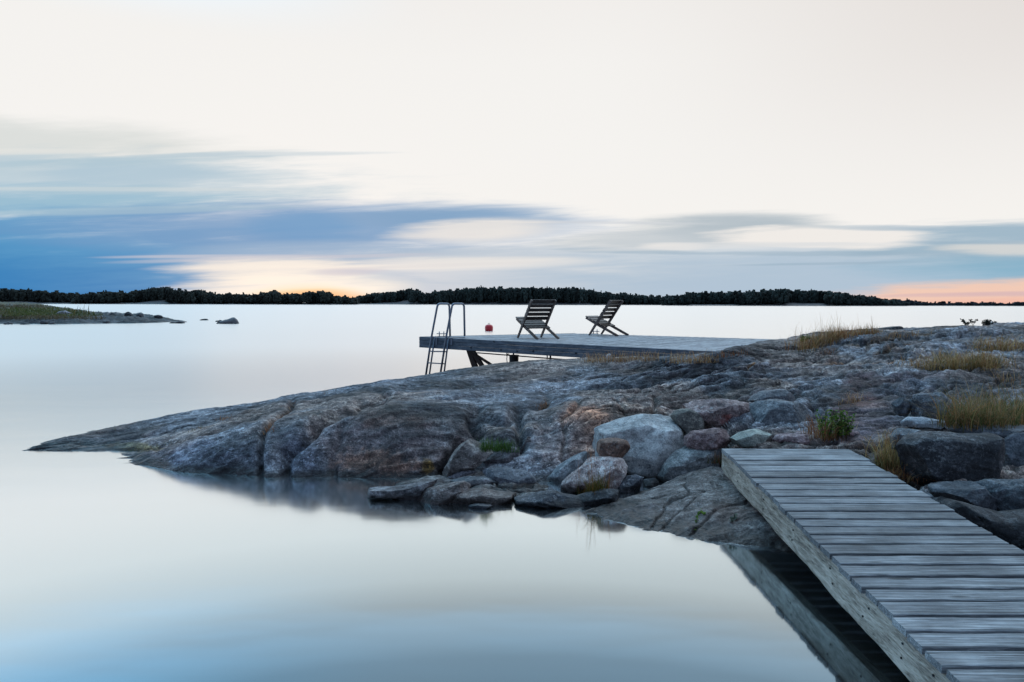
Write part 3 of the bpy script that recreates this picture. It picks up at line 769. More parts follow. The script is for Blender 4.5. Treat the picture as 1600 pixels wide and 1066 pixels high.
sx8 = lambda L: [(560 + a / 4, 680 + b / 4) for a, b in L]
sxr = lambda L: [(1200 + a / 3.33, 560 + b / 3.33) for a, b in L]
sxq = lambda L: [(1240 + a / 4.444, 490 + b / 4.444) for a, b in L]

boulder(sx6([(450, 290), (500, 262), (600, 225), (750, 185), (830, 178), (920, 205), (970, 270), (988, 345), (910, 410), (835, 475), (760, 505), (680, 480), (600, 440), (445, 420)]),
        6.85, 0.7, M_PALE, "biggest boulder, pale blue-grey and rounded, on top of the pile left of the footbridge", 1, 6, 0.05, 5)
boulder(sx6([(485, 345), (515, 317), (600, 308), (665, 330), (676, 375), (620, 415), (530, 422), (482, 400)]),
        6.38, 0.7, M_BROWN, "small smooth reddish-brown boulder leaning on the front of the big pale one", 2, 5, 0.03, 2)
boulder(sx6([(835, 530), (860, 450), (930, 390), (1020, 350), (1120, 333), (1180, 350), (1215, 420), (1210, 490), (1000, 565), (850, 590)]),
        6.5, 0.7, M_GREY, "rounded grey boulder with curved stripes, touching the footbridge's far left corner", 3, 6, 0.06, 3, tint=(1.15, 1.15, 1.12))
boulder(sx6([(272, 600), (285, 545), (360, 490), (450, 430), (540, 423), (640, 433), (660, 480), (630, 530), (500, 620), (380, 640)]),
        6.2, 0.6, M_PINK, "pale pinkish angular boulder with tall red grass stems in front", 4, 6, 0.07, 5, tint=(1.3, 1.42, 1.42))
boulder(sx6([(135, 560), (230, 500), (330, 430), (420, 388), (450, 420), (440, 480), (300, 570), (230, 600), (150, 590)]),
        6.6, 0.6, M_GREY, "long pale grey boulder slanting down left of the pinkish angular one", 5, 6, 0.06, 4, tint=(1.3, 1.35, 1.4))
boulder(sx6([(535, 620), (590, 545), (700, 516), (752, 540), (745, 600), (640, 660), (550, 670)]),
        6.2, 0.6, M_DARK, "squat dark blue-grey boulder wedged under the big pale one, above the sloping slab", 6, 5, 0.06, 4, tint=(1.5, 1.5, 1.6))
boulder(sx6([(748, 545), (820, 538), (836, 580), (800, 610), (745, 610)]),
        6.35, 0.7, M_DARK, "small dark square stone in the gap between the big pale and the striped boulders", 7, 5, 0.04, 4, tint=(1.2, 1.2, 1.2))
boulder(sx8([(525, 235), (590, 140), (640, 70), (700, 32), (760, 45), (835, 85), (835, 115), (760, 175), (650, 225), (520, 260)]),
        6.5, 0.6, M_WARM, "pointed brown-grey boulder leaning right, beside the orange moss at the cliff foot", 8, 6, 0.05, 4)
boulder(sx8([(750, 190), (830, 120), (960, 78), (1010, 110), (1000, 180), (850, 225)]),
        6.75, 0.7, M_WARM, "low dark block behind the pointed boulder, just under the green grass", 9, 5, 0.08, 5, tint=(0.7, 0.75, 0.85))
boulder(sx8([(1005, 120), (1055, 10), (1110, 15), (1130, 85), (1080, 150)]),
        6.95, 0.7, M_WARM, "small upright stone to the right of the green grass in the cleft", 10, 5, 0.06, 4, tint=(0.8, 0.8, 0.85))
boulder(sx8([(840, 215), (880, 172), (950, 165), (1100, 180), (1200, 190), (1180, 215), (950, 235)]),
        6.75, 0.5, M_WARM, "flat ledge stone along the back of the dark rock pool", 11, 5, 0.06, 3, tint=(0.8, 0.8, 0.85))
# low shore rocks lapped by the water
def shore(outline, depth, mat, label, seed, tint=None, sub=5, amp=0.06, **kw):
    o_ = np.asarray(outline, float); yb = float(atZ(np.mean(o_[:, 0]), o_[:, 1].max(), 0.0)[1])
    W = atY(o_[:, 0], o_[:, 1], yb); hw = (W[:, 0].max() - W[:, 0].min()) / 2
    return boulder(outline, yb + depth * hw * 0.55, depth, mat, label, seed, sub, amp, 3, 0.5, "shore_rock", None, tint, **kw)
shore(sx8([(45, 362), (100, 334), (200, 338), (330, 318), (450, 282), (490, 295), (430, 360), (350, 405), (280, 392), (240, 370), (120, 368)]), 0.35, M_WARM,
      "long low shore rock whose thin pale tip points left into the water", 20, (1.0, 1.05, 1.15), 6)
shore(sx8([(350, 405), (450, 330), (640, 293), (700, 320), (600, 390), (430, 425)]), 0.5, M_WARM,
      "ribbed brown shore rock second from the pale-tipped one", 21, (0.95, 0.9, 0.9), 6)
shore(sx8([(550, 405), (640, 355), (760, 343), (840, 368), (985, 380), (960, 412), (800, 430), (600, 420)]), 0.5, M_WARM,
      "brown hump-backed shore rock at the outer edge of the cluster", 22, (0.95, 0.88, 0.85), 6)
shore(sx8([(570, 300), (720, 263), (820, 268), (880, 300), (870, 345), (740, 345)]), 0.55, M_GREY,
      "middle shore rock of the cluster, pale topped and smooth", 23, (1.0, 0.98, 1.0), 5)
shore(sx8([(775, 235), (860, 208), (1060, 236), (1110, 290), (1060, 330), (920, 330), (870, 275)]), 0.6, M_GREY,
      "shore rock with a light grey flank, rightmost of the cluster before the dark pool", 24, (0.9, 0.92, 1.0), 6)
shore(sx8([(480, 300), (560, 270), (640, 213), (690, 203), (780, 240), (750, 280), (600, 300)]), 0.6, M_GREY,
      "blue-topped shore rock directly below the pointed boulder", 25, (0.9, 0.92, 1.0), 5)
shore(sx8([(975, 418), (1080, 400), (1200, 362), (1260, 362), (1340, 388), (1430, 405), (1340, 435), (1120, 450)]), 0.5, M_DARK,
      "black wet shore rock in front of the pool, left of the sloping slab", 26, (1.2, 1.2, 1.25), 6)
shore(sx8([(1340, 395), (1450, 360), (1560, 340), (1640, 345), (1640, 400), (1500, 440), (1380, 440)]), 0.5, M_DARK,
      "black low shore rock between the grass clump and the sloping slab", 27, (0.8, 0.8, 0.8), 5)
shore(sx8([(680, 448), (760, 430), (835, 440), (800, 460)]), 0.5, M_GREY,
      "tiny rock barely breaking the water in front of the cluster", 28, (0.9, 0.95, 1.1), 4)
ledge = small_patch("rock_ledge", {
 600: [(771, 6.22), (770, 6.25), (769, 6.28), (768, 6.32)],
 640: [(777, 6.08), (768, 6.20), (760, 6.34), (754, 6.50)],
 690: [(785, 5.92), (770, 6.08), (756, 6.26), (745, 6.46)],
 740: [(790, 5.83), (772, 6.02), (756, 6.22), (741, 6.46)],
 790: [(790, 5.83), (774, 5.98), (760, 6.16), (744, 6.42)],
 840: [(788, 5.87), (778, 5.98), (768, 6.12), (756, 6.32)],
 875: [(784, 5.94), (780, 6.00), (776, 6.08), (770, 6.2)],
 900: [(783, 6.00), (782.5, 6.03), (782, 6.06), (781.5, 6.1)],
}, 360, 200, [(0.15, -0.10), (0.4, -0.4)], M_WARM, 0.045, 33, [
    ('crack', [(640, 772), (690, 762), (760, 756), (830, 762)], 2.0, 0.03), ('crack', [(700, 782), (745, 770), (800, 772)], 1.6, 0.02), ('crack', [(770, 745), (790, 765), (850, 772)], 1.8, 0.025)])
tag(ledge, "low layered rock ledge at the waterline under the cluster of shore rocks", "rock")
# stones set into the slope behind
boulder(sx6([(905, 185), (930, 150), (1000, 140), (1060, 165), (1100, 220), (1095, 280), (1000, 330), (980, 260), (935, 220)]),
        6.85, 0.7, M_GREY, "rounded greenish-grey boulder behind the big pale one, left of the pink rock", 30, 5, 0.04, 2, tint=(1.25, 1.15, 0.98))
pk = boulder(sx6([(975, 142), (1080, 98), (1250, 106), (1370, 128), (1390, 225), (1280, 265), (1150, 270), (1080, 200)]),
        6.95, 0.6, M_PINK, "pink granite rock with a bright red patch above the footbridge's far end", 31, 6, 0.09, 6)
boulder([(1170, 648), (1178, 628), (1230, 625), (1256, 631), (1268, 652), (1266, 672), (1200, 678), (1168, 670)],
        6.85, 0.6, M_GREY, "broad flat-topped grey boulder right of the pink rock", 32, 6, 0.05, 5, tint=(1.05, 1.1, 1.15))
boulder([(1172, 629), (1195, 612), (1225, 609), (1246, 620), (1240, 632)],
        7.3, 0.6, M_GREY, "low wedge of grey rock resting just behind the flat-topped boulder", 33, 5, 0.06, 4, tint=(0.95, 0.95, 1.0))
boulder([(1072, 692), (1090, 676), (1120, 671), (1148, 678), (1142, 692), (1100, 700)],
        6.45, 0.7, M_PINK, "low dark-red stone lying below the pink rock", 34, 5, 0.10, 5, tint=(0.55, 0.48, 0.5))
boulder([(1140, 694), (1168, 677), (1190, 673), (1207, 680), (1205, 696)],
        6.35, 0.7, M_PALE, "low pale green-grey stone right behind the footbridge's end boards", 35, 5, 0.05, 3, tint=(0.75, 0.8, 0.72))
boulder([(1200, 694), (1222, 680), (1262, 676), (1296, 686), (1300, 697)],
        6.4, 0.6, M_PINK, "flaky pinkish stone between the pale low stone and the green plant", 36, 5, 0.10, 4, tint=(0.85, 0.8, 0.85))
# right-hand blocks beside the footbridge
boulder(sxr([(690, 460), (745, 408), (850, 385), (1050, 392), (1200, 392), (1235, 470), (1228, 600), (1150, 655), (1000, 680), (850, 670), (730, 610)]),
        5.5, 0.55, M_DARK, "biggest dark boulder right of the footbridge, below the green grass clump", 40, 6, 0.04, 4, tint=(1.0, 1.0, 1.0))
boulder(sxr([(645, 410), (680, 368), (800, 380), (800, 415), (720, 470), (660, 470)]),
        5.75, 0.7, M_GREY, "pale grey shoulder stone left of the biggest dark boulder", 41, 5, 0.05, 3, tint=(0.9, 0.95, 1.0))
boulder(sxr([(1225, 430), (1290, 388), (1450, 390), (1460, 620), (1290, 650), (1235, 560)]),
        5.7, 0.6, M_GREY, "upright blue-grey block cut by the photo's right edge", 42, 5, 0.04, 4, tint=(0.6, 0.65, 0.72))
boulder(sxr([(940, 372), (1050, 345), (1200, 360), (1450, 362), (1450, 395), (1200, 405), (1000, 400)]),
        5.95, 0.5, M_GREY, "flat pale slab under the green grass clump on top of the dark boulders", 43, 5, 0.05, 2, tint=(0.75, 0.8, 0.88))
boulder(sxr([(865, 680), (950, 656), (1080, 664), (1150, 730), (1215, 860), (1100, 860), (960, 800), (880, 730)]),
        5.0, 0.6, M_GREY, "grey slanting block at the footbridge's right edge, leftmost of the lower pair", 44, 6, 0.06, 5, tint=(0.6, 0.64, 0.7))
boulder(sxr([(1080, 680), (1200, 636), (1330, 630), (1450, 640), (1450, 850), (1330, 880), (1270, 850), (1180, 740)]),
        5.0, 0.6, M_GREY, "grey ribbed block right of the lower slanting one beside the footbridge", 45, 6, 0.06, 5, tint=(0.6, 0.66, 0.72))
boulder(sxr([(870, 740), (1000, 800), (1200, 850), (1450, 830), (1450, 1040), (1200, 960), (1000, 880)]),
        4.62, 0.4, M_DARK, "black low block in the shade below the lower pair beside the footbridge", 46, 5, 0.05, 3, tint=(0.6, 0.6, 0.6))
boulder(sxr([(715, 350), (760, 308), (830, 312), (935, 330), (880, 360)]),
        6.5, 0.6, M_PALE, "thin light blue-grey stone left of the green grass clump", 47, 5, 0.06, 4, tint=(0.75, 0.8, 0.88))
boulder(sxr([(755, 230), (800, 190), (900, 180), (970, 245), (940, 320), (790, 300)]),
        7.0, 0.6, M_GREY, "rough grey hump between the red-brown rock and the green grass clump", 48, 6, 0.08, 5, tint=(0.75, 0.8, 0.88))
boulder(sxr([(655, 230), (700, 205), (745, 225), (740, 290), (690, 300)]),
        7.1, 0.6, M_GREY, "narrow grey stone on the edge of the red-brown rock", 51, 5, 0.06, 4, tint=(0.5, 0.55, 0.62))
boulder(sxq([(935, 390), (965, 362), (1030, 368), (1060, 420), (1000, 448), (935, 445)]),
        8.7, 0.7, M_GREY, "small dark grey stone at the left foot of the wide yellow grass clump", 49, 5, 0.06, 4, tint=(0.6, 0.6, 0.65))
boulder(sxq([(1445, 300), (1500, 278), (1555, 310), (1550, 380), (1465, 385)]),
        9.2, 0.7, M_GREY, "small light grey stone at the right end of the wide yellow grass clump", 50, 5, 0.07, 4, tint=(1.1, 1.15, 1.2))
boulder(sxq([(555, 124), (640, 103), (750, 88), (764, 94), (762, 116), (650, 126)]),
        12.6, 0.5, M_DARK, "dark flat rock lip on the crest right of the dry grass", 52, 5, 0.03, 5, tint=(1.0, 1.0, 1.0))
# red feldspar patch on the pink rock
cv = np.array([v.co[:] for v in pk.data.vertices]) + np.array(pk.location); pq = proj(cv)
dd = np.sqrt(((pq[:, 0] - 1137) / 15) ** 2 + ((pq[:, 1] - 657) / 11) ** 2) + 0.8 * fbm(cv * 13, 3, 5, 0.65)
mm = 0.85 * (1 - sms(dd, 0.3, 1.0))[:, None]; at = pk.data.color_attributes["tint"]
buf = np.zeros(len(cv) * 4, np.float32); at.data.foreach_get("color", buf); buf = buf.reshape(-1, 4)
buf[:, :3] = buf[:, :3] * (1 - mm) + mm * np.array((1.35, 0.55, 0.48)); at.data.foreach_set("color", buf.ravel())

# ------------------------------------------------------------------ ray lookup on the rock
bpy.context.view_layer.update()
def bvh_of(objs):
    vs = []; fs = []; off = 0
    for o in objs:
        n = len(o.data.vertices); a = np.zeros(n * 3, np.float32); o.data.vertices.foreach_get("co", a)
        a = a.reshape(-1, 3) + np.array(o.matrix_world.translation); vs += a.tolist()
        fs += [[i + off for i in p.vertices] for p in o.data.polygons]; off += n
    return BVHTree.FromPolygons(vs, fs)
rocks = [head, slab] + [o for o in C.objects if o.name.startswith(("boulder", "shore_rock", "rock_ledge"))]
TREE = bvh_of(rocks)
def ground(px_, py_):
    d = V(ray(px_, py_)).normalized(); h = TREE.ray_cast(Vector((0, 0, H)), d)
    return h[0]
def down(x_, y_, z_=4.0):
    h = TREE.ray_cast(Vector((x_, y_, z_)), Vector((0, 0, -1))); return h[0]

# ------------------------------------------------------------------ footbridge
BR = empty("footbridge", (1.8, 4.3, 0.3))
bro = Vector(BR.location)
tag(BR, "weathered grey plank footbridge running from the rocks to the lower right corner", "footbridge")
L0 = V(atY(1127, 698, 6.0)); R0 = V(atY(1322, 695, 6.0)); L1 = V(atY(1500, 1066, 2.55)); R1 = V(atY(1600, 857, 3.75))
def Lat(Y): return L0 + (L1 - L0) * ((6.0 - Y) / (6.0 - L1.y))
def Rat(Y):
    r = R0 + (R1 - R0) * ((6.0 - Y) / (6.0 - R1.y)); return r
ys = [697, 707.6, 716.4, 724, 733.5, 743, 752, 762.4, 773, 784, 796, 807.8, 820, 833, 847.7, 864.5, 879.7, 898, 917, 936.8, 960.8, 985.6, 1012, 1040.8, 1071]
# rows -> distance along the deck (deck plane through L0, L1, R0)
nrm = (L1 - L0).cross(R0 - L0).normalized()
def deckY(px_, py_):
    d = V(ray(px_, py_)); t = (L0 - Vector((0, 0, H))).dot(nrm) / d.dot(nrm); return (Vector((0, 0, H)) + d * t).y
Yk = [deckY(1320 + (k_ - 697) * 0.7, k_) for k_ in ys]
while Yk[-1] > 0.2: Yk.append(Yk[-1] - 0.147)
rnd = random.Random(4)
TH = 0.034
for i, (ya, yb) in enumerate(zip(Yk, Yk[1:])):
    gap = 0.023
    yc = (ya + yb) / 2 ; wdt = (ya - yb) - gap
    a = Lat(yc) + Vector((rnd.uniform(-0.012, 0.006), 0, rnd.uniform(-0.002, 0.002))); b = Rat(yc) + Vector((rnd.uniform(-0.006, 0.015), 0, 0))
    b.z = a.z + rnd.uniform(-0.003, 0.003)
    bm = bmesh.new(); ln = (b - a).length; ns = 14; secs = []
    for k in range(ns + 1):
        x_ = -ln / 2 + ln * k / ns; wa = wdt / 2 + 0.0022 * math.sin(k * 1.3 + i * 2.1) + rnd.uniform(-0.001, 0.001)
        cup = 0.0015
        secs.append([bm.verts.new((x_, q[0], q[1])) for q in ((-wa, -TH), (wa, -TH), (wa, -0.004), (wa - 0.005, 0.0), (0, -cup), (-wa + 0.005, 0.0), (-wa, -0.004))])
    for s0, s1 in zip(secs, secs[1:]):
        for k in range(7): bm.faces.new((s0[k], s0[(k + 1) % 7], s1[(k + 1) % 7], s1[k]))
    bm.faces.new(secs[0]); bm.faces.new(secs[-1][::-1]); bmesh.ops.recalc_face_normals(bm, faces=bm.faces)
    p_ = obj_bm("plank", bm, M_PLANK, BR)
    d = (b - a).normalized()
    p_.location = (a + b) / 2 - bro
    slope = math.atan2((L0.z - L1.z), (L0.y - L1.y))
    p_.rotation_euler = (slope + rnd.uniform(-0.006, 0.006), -math.asin(d.z), math.atan2(d.y, d.x) + rnd.uniform(-0.003, 0.003))
def stringer(side, name, hgt=0.185, y0=6.0, y1=0.2):
    f = Lat if side < 0 else Rat
    bm = bmesh.new(); n = 60; secs = []
    for k in range(n + 1):
        Y = y0 + (y1 - y0) * k / n; p = f(Y); p = Vector((p.x, p.y, Lat(Y).z)) - bro
        x_ = p.x + (0.035 if side < 0 else -0.035)
        e = 0.004 * math.sin(k * 0.7) + rnd.uniform(-0.003, 0.003); hb = hgt * (0.9 if k == 0 else 1)
        t2 = 0.028
        secs.append([bm.verts.new((x_ + q[0], p.y, p.z - TH - 0.002 + q[1])) for q in ((-t2, 0.0), (t2, 0.0), (t2, -hb), (-t2 + 0.003 + e * 0.3, -hb + e), (-t2 - 0.001, -hb + 0.012 + e))])
    for s0, s1 in zip(secs, secs[1:]):
        for k in range(5): bm.faces.new((s0[k], s0[(k + 1) % 5], s1[(k + 1) % 5], s1[k]))
    bm.faces.new(secs[0]); bm.faces.new(secs[-1][::-1]); bmesh.ops.recalc_face_normals(bm, faces=bm.faces)
    return obj_bm(name, bm, M_BEAM, BR)
st_l = stringer(-1, "side_beam"); st_r = stringer(1, "side_beam")
# bolts / nail heads on the left beam
for Y in (5.5, 4.9, 4.3, 3.7, 3.3, 2.95, 2.7):
    for dz_ in (0.05, 0.12):
        p = Lat(Y + rnd.uniform(-.05, .05)) - bro
        bm = bmesh.new(); bmesh.ops.create_cone(bm, cap_ends=True, segments=8, radius1=0.006, radius2=0.005, depth=0.006, matrix=Matrix.Translation((p.x + 0.0045, p.y, p.z - TH - dz_)) @ Matrix.Rotation(R(90), 4, 'Y'))
        obj_bm("nail", bm, M_NAIL, st_l)
for Y in (1.9,):
    for f in (Lat, Rat):
        p = f(Y) - bro; s = 0.12 if f is Lat else -0.12
        bar("post", (p.x + s, Y - bro.y, Lat(Y).z - bro.z - 0.06), (p.x + s, Y - bro.y, -0.5 - bro.z), 0.09, 0.09, M_RUST, BR)

# ------------------------------------------------------------------ bathing deck on the point
ZD = 1.04
Ad = V(atZ(658, 526.5, ZD)); Bd = V(atZ(900, 521.2, ZD)); Cd = V(atZ(1262, 531.8, ZD)); D0 = V(atZ(1040, 545.5, ZD))
Dd = Ad + (D0 - Ad) * 1.16
PF = empty("bathing_platform", (0.5, 13.0, 0.0)); pfo = Vector(PF.location)
tag(PF, "grey wooden bathing platform on the far point, built out over the water", "platform")
nb = 54
for i in range(nb):
    t0_ = (i + 0.03) / nb; t1_ = (i + 0.97) / nb
    e0 = 0.02; q = [Ad.lerp(Dd, t0_), Ad.lerp(Dd, t1_), Bd.lerp(Cd, t1_), Bd.lerp(Cd, t0_)]
    if q[0].y < 8: break
    bm = bmesh.new(); dz_ = rnd.uniform(-0.002, 0.002)
    top = [bm.verts.new(v_ - pfo + Vector((0, 0, dz_))) for v_ in q]; bot = [bm.verts.new(v_ - pfo + Vector((0, 0, dz_ - 0.03))) for v_ in q]
    bm.faces.new(top); bm.faces.new(bot[::-1])
    for k in range(4): bm.faces.new((top[k], bot[k], bot[(k + 1) % 4], top[(k + 1) % 4]))
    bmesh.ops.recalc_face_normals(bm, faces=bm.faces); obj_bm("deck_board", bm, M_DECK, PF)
dAD = (Dd - Ad).normalized(); outn = Vector((dAD.y, -dAD.x, 0)).normalized()
if outn.y > 0: outn = -outn
dAB = (Bd - Ad).normalized()
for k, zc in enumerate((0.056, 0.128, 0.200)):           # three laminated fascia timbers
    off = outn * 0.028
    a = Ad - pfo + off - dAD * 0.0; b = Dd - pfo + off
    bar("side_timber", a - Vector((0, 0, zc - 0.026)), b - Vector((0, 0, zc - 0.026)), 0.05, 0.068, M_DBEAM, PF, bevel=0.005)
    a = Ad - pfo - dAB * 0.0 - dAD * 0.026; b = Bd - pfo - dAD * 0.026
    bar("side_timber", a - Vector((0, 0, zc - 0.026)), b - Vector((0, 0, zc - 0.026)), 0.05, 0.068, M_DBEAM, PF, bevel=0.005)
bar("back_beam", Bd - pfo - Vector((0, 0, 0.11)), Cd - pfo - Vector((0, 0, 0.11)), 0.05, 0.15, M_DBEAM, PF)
def on_side(px_, py_, off=0.0):
    """point on the platform's near side plane"""
    d = V(ray(px_, py_)); p0 = Ad + outn * off; t = (p0 - Vector((0, 0, H))).dot(outn) / d.dot(outn); return Vector((0, 0, H)) + d * t
for (bx, by) in ((736, 543.5), (783, 547), (808, 549), (833, 549), (772, 534), (900, 552)):
    p = on_side(bx, by, 0.055) - pfo
    bm = bmesh.new(); bmesh.ops.create_cone(bm, cap_ends=True, segments=8, radius1=0.017, radius2=0.014, depth=0.02, matrix=Matrix.Translation(p) @ outn.to_track_quat('Z', 'Y').to_matrix().to_4x4())
    obj_bm("bolt", bm, M_NAIL, PF)
# splayed supports under it
def brace(p0, p1, w0, w1, thick=0.05, off=-0.25):
    a = on_side(*p0, off) - pfo; b = on_side(*p1, off) - pfo
    bm = bmesh.new(); s = (b - a).cross(outn).normalized(); vs = []
    for p, ww in ((a, w0), (b, w1)):
        for i in (-1, 1):
            for j in (-1, 1): vs.append(bm.verts.new(p + s * (i * ww / 2) + outn * (j * thick / 2)))
    for f in ((0, 1, 3, 2), (4, 6, 7, 5), (0, 4, 5, 1), (2, 3, 7, 6), (0, 2, 6, 4), (1, 5, 7, 3)): bm.faces.new([vs[i] for i in f])
    bmesh.ops.recalc_face_normals(bm, faces=bm.faces); return obj_bm("support_brace", bm, M_RUST, PF, bevel=0.006)
brace((732, 545), (744, 578), 0.10, 0.13)
brace((737, 546), (757, 578), 0.09, 0.09)
brace((741, 553), (775, 575), 0.035, 0.045)
pa = on_side(860, 552, -0.2) - pfo; bar("post", pa, pa - Vector((0, 0, 0.35)), 0.03, 0.03, M_RUST, PF)
# pipe along the beam's lower edge
tube("pipe", [on_side(740, 548.5, -0.02) - pfo - Vector((0, 0, 0.03)), on_side(905, 561, -0.02) - pfo - Vector((0, 0, 0.03))], 0.012, M_RUST, PF, 6)
for (bx, by) in ((792, 553), (802, 554), (855, 558), (907, 562)):
    p = on_side(bx, by, -0.02) - pfo; bar("pipe_clip", p + Vector((0, 0, 0.03)), p - Vector((0, 0, 0.04)), 0.02, 0.02, M_RUST, PF)

# bucket hung below the platform
bk = on_side(803, 563, -0.15)
BK = empty("bucket", (bk.x, bk.y, bk.z - 0.09)); tag(BK, "dark bucket with a ring handle hanging under the platform", "bucket")
bm = bmesh.new()
prof = [(0.0, 0.0), (0.078, 0.0), (0.085, 0.17), (0.090, 0.175), (0.090, 0.185), (0.080, 0.185), (0.074, 0.02), (0.0, 0.02)]
ringv = []
for r_, z_ in prof:
    ringv.append([bm.verts.new((r_ * math.cos(2 * math.pi * k / 20), r_ * math.sin(2 * math.pi * k / 20), z_)) for k in range(20)] if r_ > 0 else [bm.verts.new((0, 0, z_))])
for q0, q1 in zip(ringv, ringv[1:]):
    if len(q0) == 1:
        for k in range(20): bm.faces.new((q0[0], q1[(k + 1) % 20], q1[k]))
    elif len(q1) == 1:
        for k in range(20): bm.faces.new((q0[k], q0[(k + 1) % 20], q1[0]))
    else:
        for k in range(20): bm.faces.new((q0[k], q0[(k + 1) % 20], q1[(k + 1) % 20], q1[k]))
bmesh.ops.recalc_face_normals(bm, faces=bm.faces); obj_bm("bucket_body", bm, M_BLACK, BK, smooth=False)
tube("handle", [(-0.10 + 0.028 * math.cos(a), 0, 0.11 + 0.095 * math.sin(a)) for a in [2 * math.pi * k / 16 for k in range(17)]], 0.008, M_BLACK, BK, 6)
tube("rope", [(0.0, 0, 0.18), (0.0, 0, 0.30)], 0.006, M_BLACK, BK, 6)

# ------------------------------------------------------------------ ladder
LD = empty("bathing_ladder", tuple(on_side(690, 527, 0.1))); ldo = Vector(LD.location)
tag(LD, "galvanised bathing ladder with two hooped handrails at the platform's outer corner", "ladder")
s7 = lambda X, Y: (640 + X / 7.617, 460 + Y / 7.614)
def arc(pts_px, offs):
    return [on_side(*s7(*p), o) - ldo for p, o in zip(pts_px, offs)]
def fillet(pts, r=0.07, n=6):
    out = [pts[0]]
    for a, b, c in zip(pts, pts[1:], pts[2:]):
        d0 = (a - b).normalized(); d1 = (c - b).normalized(); rr = min(r, (a - b).length * 0.45, (c - b).length * 0.45)
        p0 = b + d0 * rr; p1 = b + d1 * rr
        for k in range(n + 1):
            t = k / n; out.append(p0 * (1 - t) ** 2 + b * 2 * t * (1 - t) + p1 * t ** 2)
    out.append(pts[-1]); return out
# each hoop: from the water up past the deck edge, over, and down to the deck
tube("handrail", fillet(arc([(188, 1000), (262, 500), (335, 112), (472, 112), (482, 500)], [0.22, 0.10, 0.02, -0.28, -0.30])), 0.020, M_STEEL, LD, 10)
tube("handrail", fillet(arc([(358, 1000), (440, 480), (510, 112), (648, 112), (655, 500)], [0.22, 0.10, 0.02, -0.28, -0.30])), 0.020, M_STEEL, LD, 10)
tube("inner_rail", arc([(230, 1000), (298, 512)], [0.10, 0.06]), 0.016, M_STEEL, LD, 8)
tube("inner_rail", arc([(402, 1000), (466, 512)], [0.10, 0.06]), 0.016, M_STEEL, LD, 8)
for (xa, ya, xb, yb) in ((236, 668, 396, 668), (214, 806, 376, 812), (192, 950, 356, 960)):
    a = on_side(*s7(xa, ya + 2), 0.19) - ldo; b = on_side(*s7(xb, yb + 6), 0.19) - ldo
    c = on_side(*s7(xb + 50, yb + 10), 0.10) - ldo; d = on_side(*s7(xa + 42, ya + 8), 0.10) - ldo
    bm = bmesh.new(); top = [bm.verts.new(p) for p in (a, b, c, d)]; bot = [bm.verts.new(p - Vector((0, 0, 0.02))) for p in (a, b, c, d)]
    bm.faces.new(top); bm.faces.new(bot[::-1])
    for k in range(4): bm.faces.new((top[k], bot[k], bot[(k + 1) % 4], top[(k + 1) % 4]))
    bmesh.ops.recalc_face_normals(bm, faces=bm.faces); obj_bm("step", bm, M_STEEL, LD, bevel=0.003)
q0 = on_side(*s7(258, 500), 0.09); q1 = on_side(*s7(470, 506), 0.09)
for sgn, (xa, xb) in enumerate(((262, 482), (440, 655))):
    a = on_side(*s7(xa, 500), 0.08) - ldo; b = on_side(*s7(xb, 506), -0.30) - ldo; a.z = b.z = ZD + 0.012 - ldo.z
    bar("foot_plate", a, b, 0.045, 0.012, M_STEEL, LD, bevel=0.002)
for xa in (318, 498):
    a = on_side(*s7(xa, 515), 0.062) - ldo; b = on_side(*s7(xa, 605), 0.062) - ldo
    bar("bracket", a, b, 0.05, 0.01, M_STEEL, LD, up=outn, bevel=0.002)

# ------------------------------------------------------------------ mooring cleats
def cleat(pos, rz, label, zb=ZD):
    t = empty("mooring_cleat", (pos.x, pos.y, zb), rz); tag(t, label, "mooring cleat")
    tube("crossbar", [(-0.10, 0, 0.055), (0.10, 0, 0.055)], 0.008, M_STEEL, t, 8)
    for s in (-0.045, 0.045): tube("pin", [(s, 0, 0.0), (s, 0, 0.10)], 0.010, M_STEEL, t, 8)
    bar("base_plate", (-0.08, 0, 0.004), (0.08, 0, 0.004), 0.06, 0.008, M_STEEL, t, bevel=0.001)
cleat(V(atZ(690, 525.8, ZD)), R(5), "steel mooring cleat standing on the deck behind the ladder")
cleat(V(atZ(930, 521.9, ZD)), R(-30), "steel mooring cleat on the deck's far edge beneath the right chair")

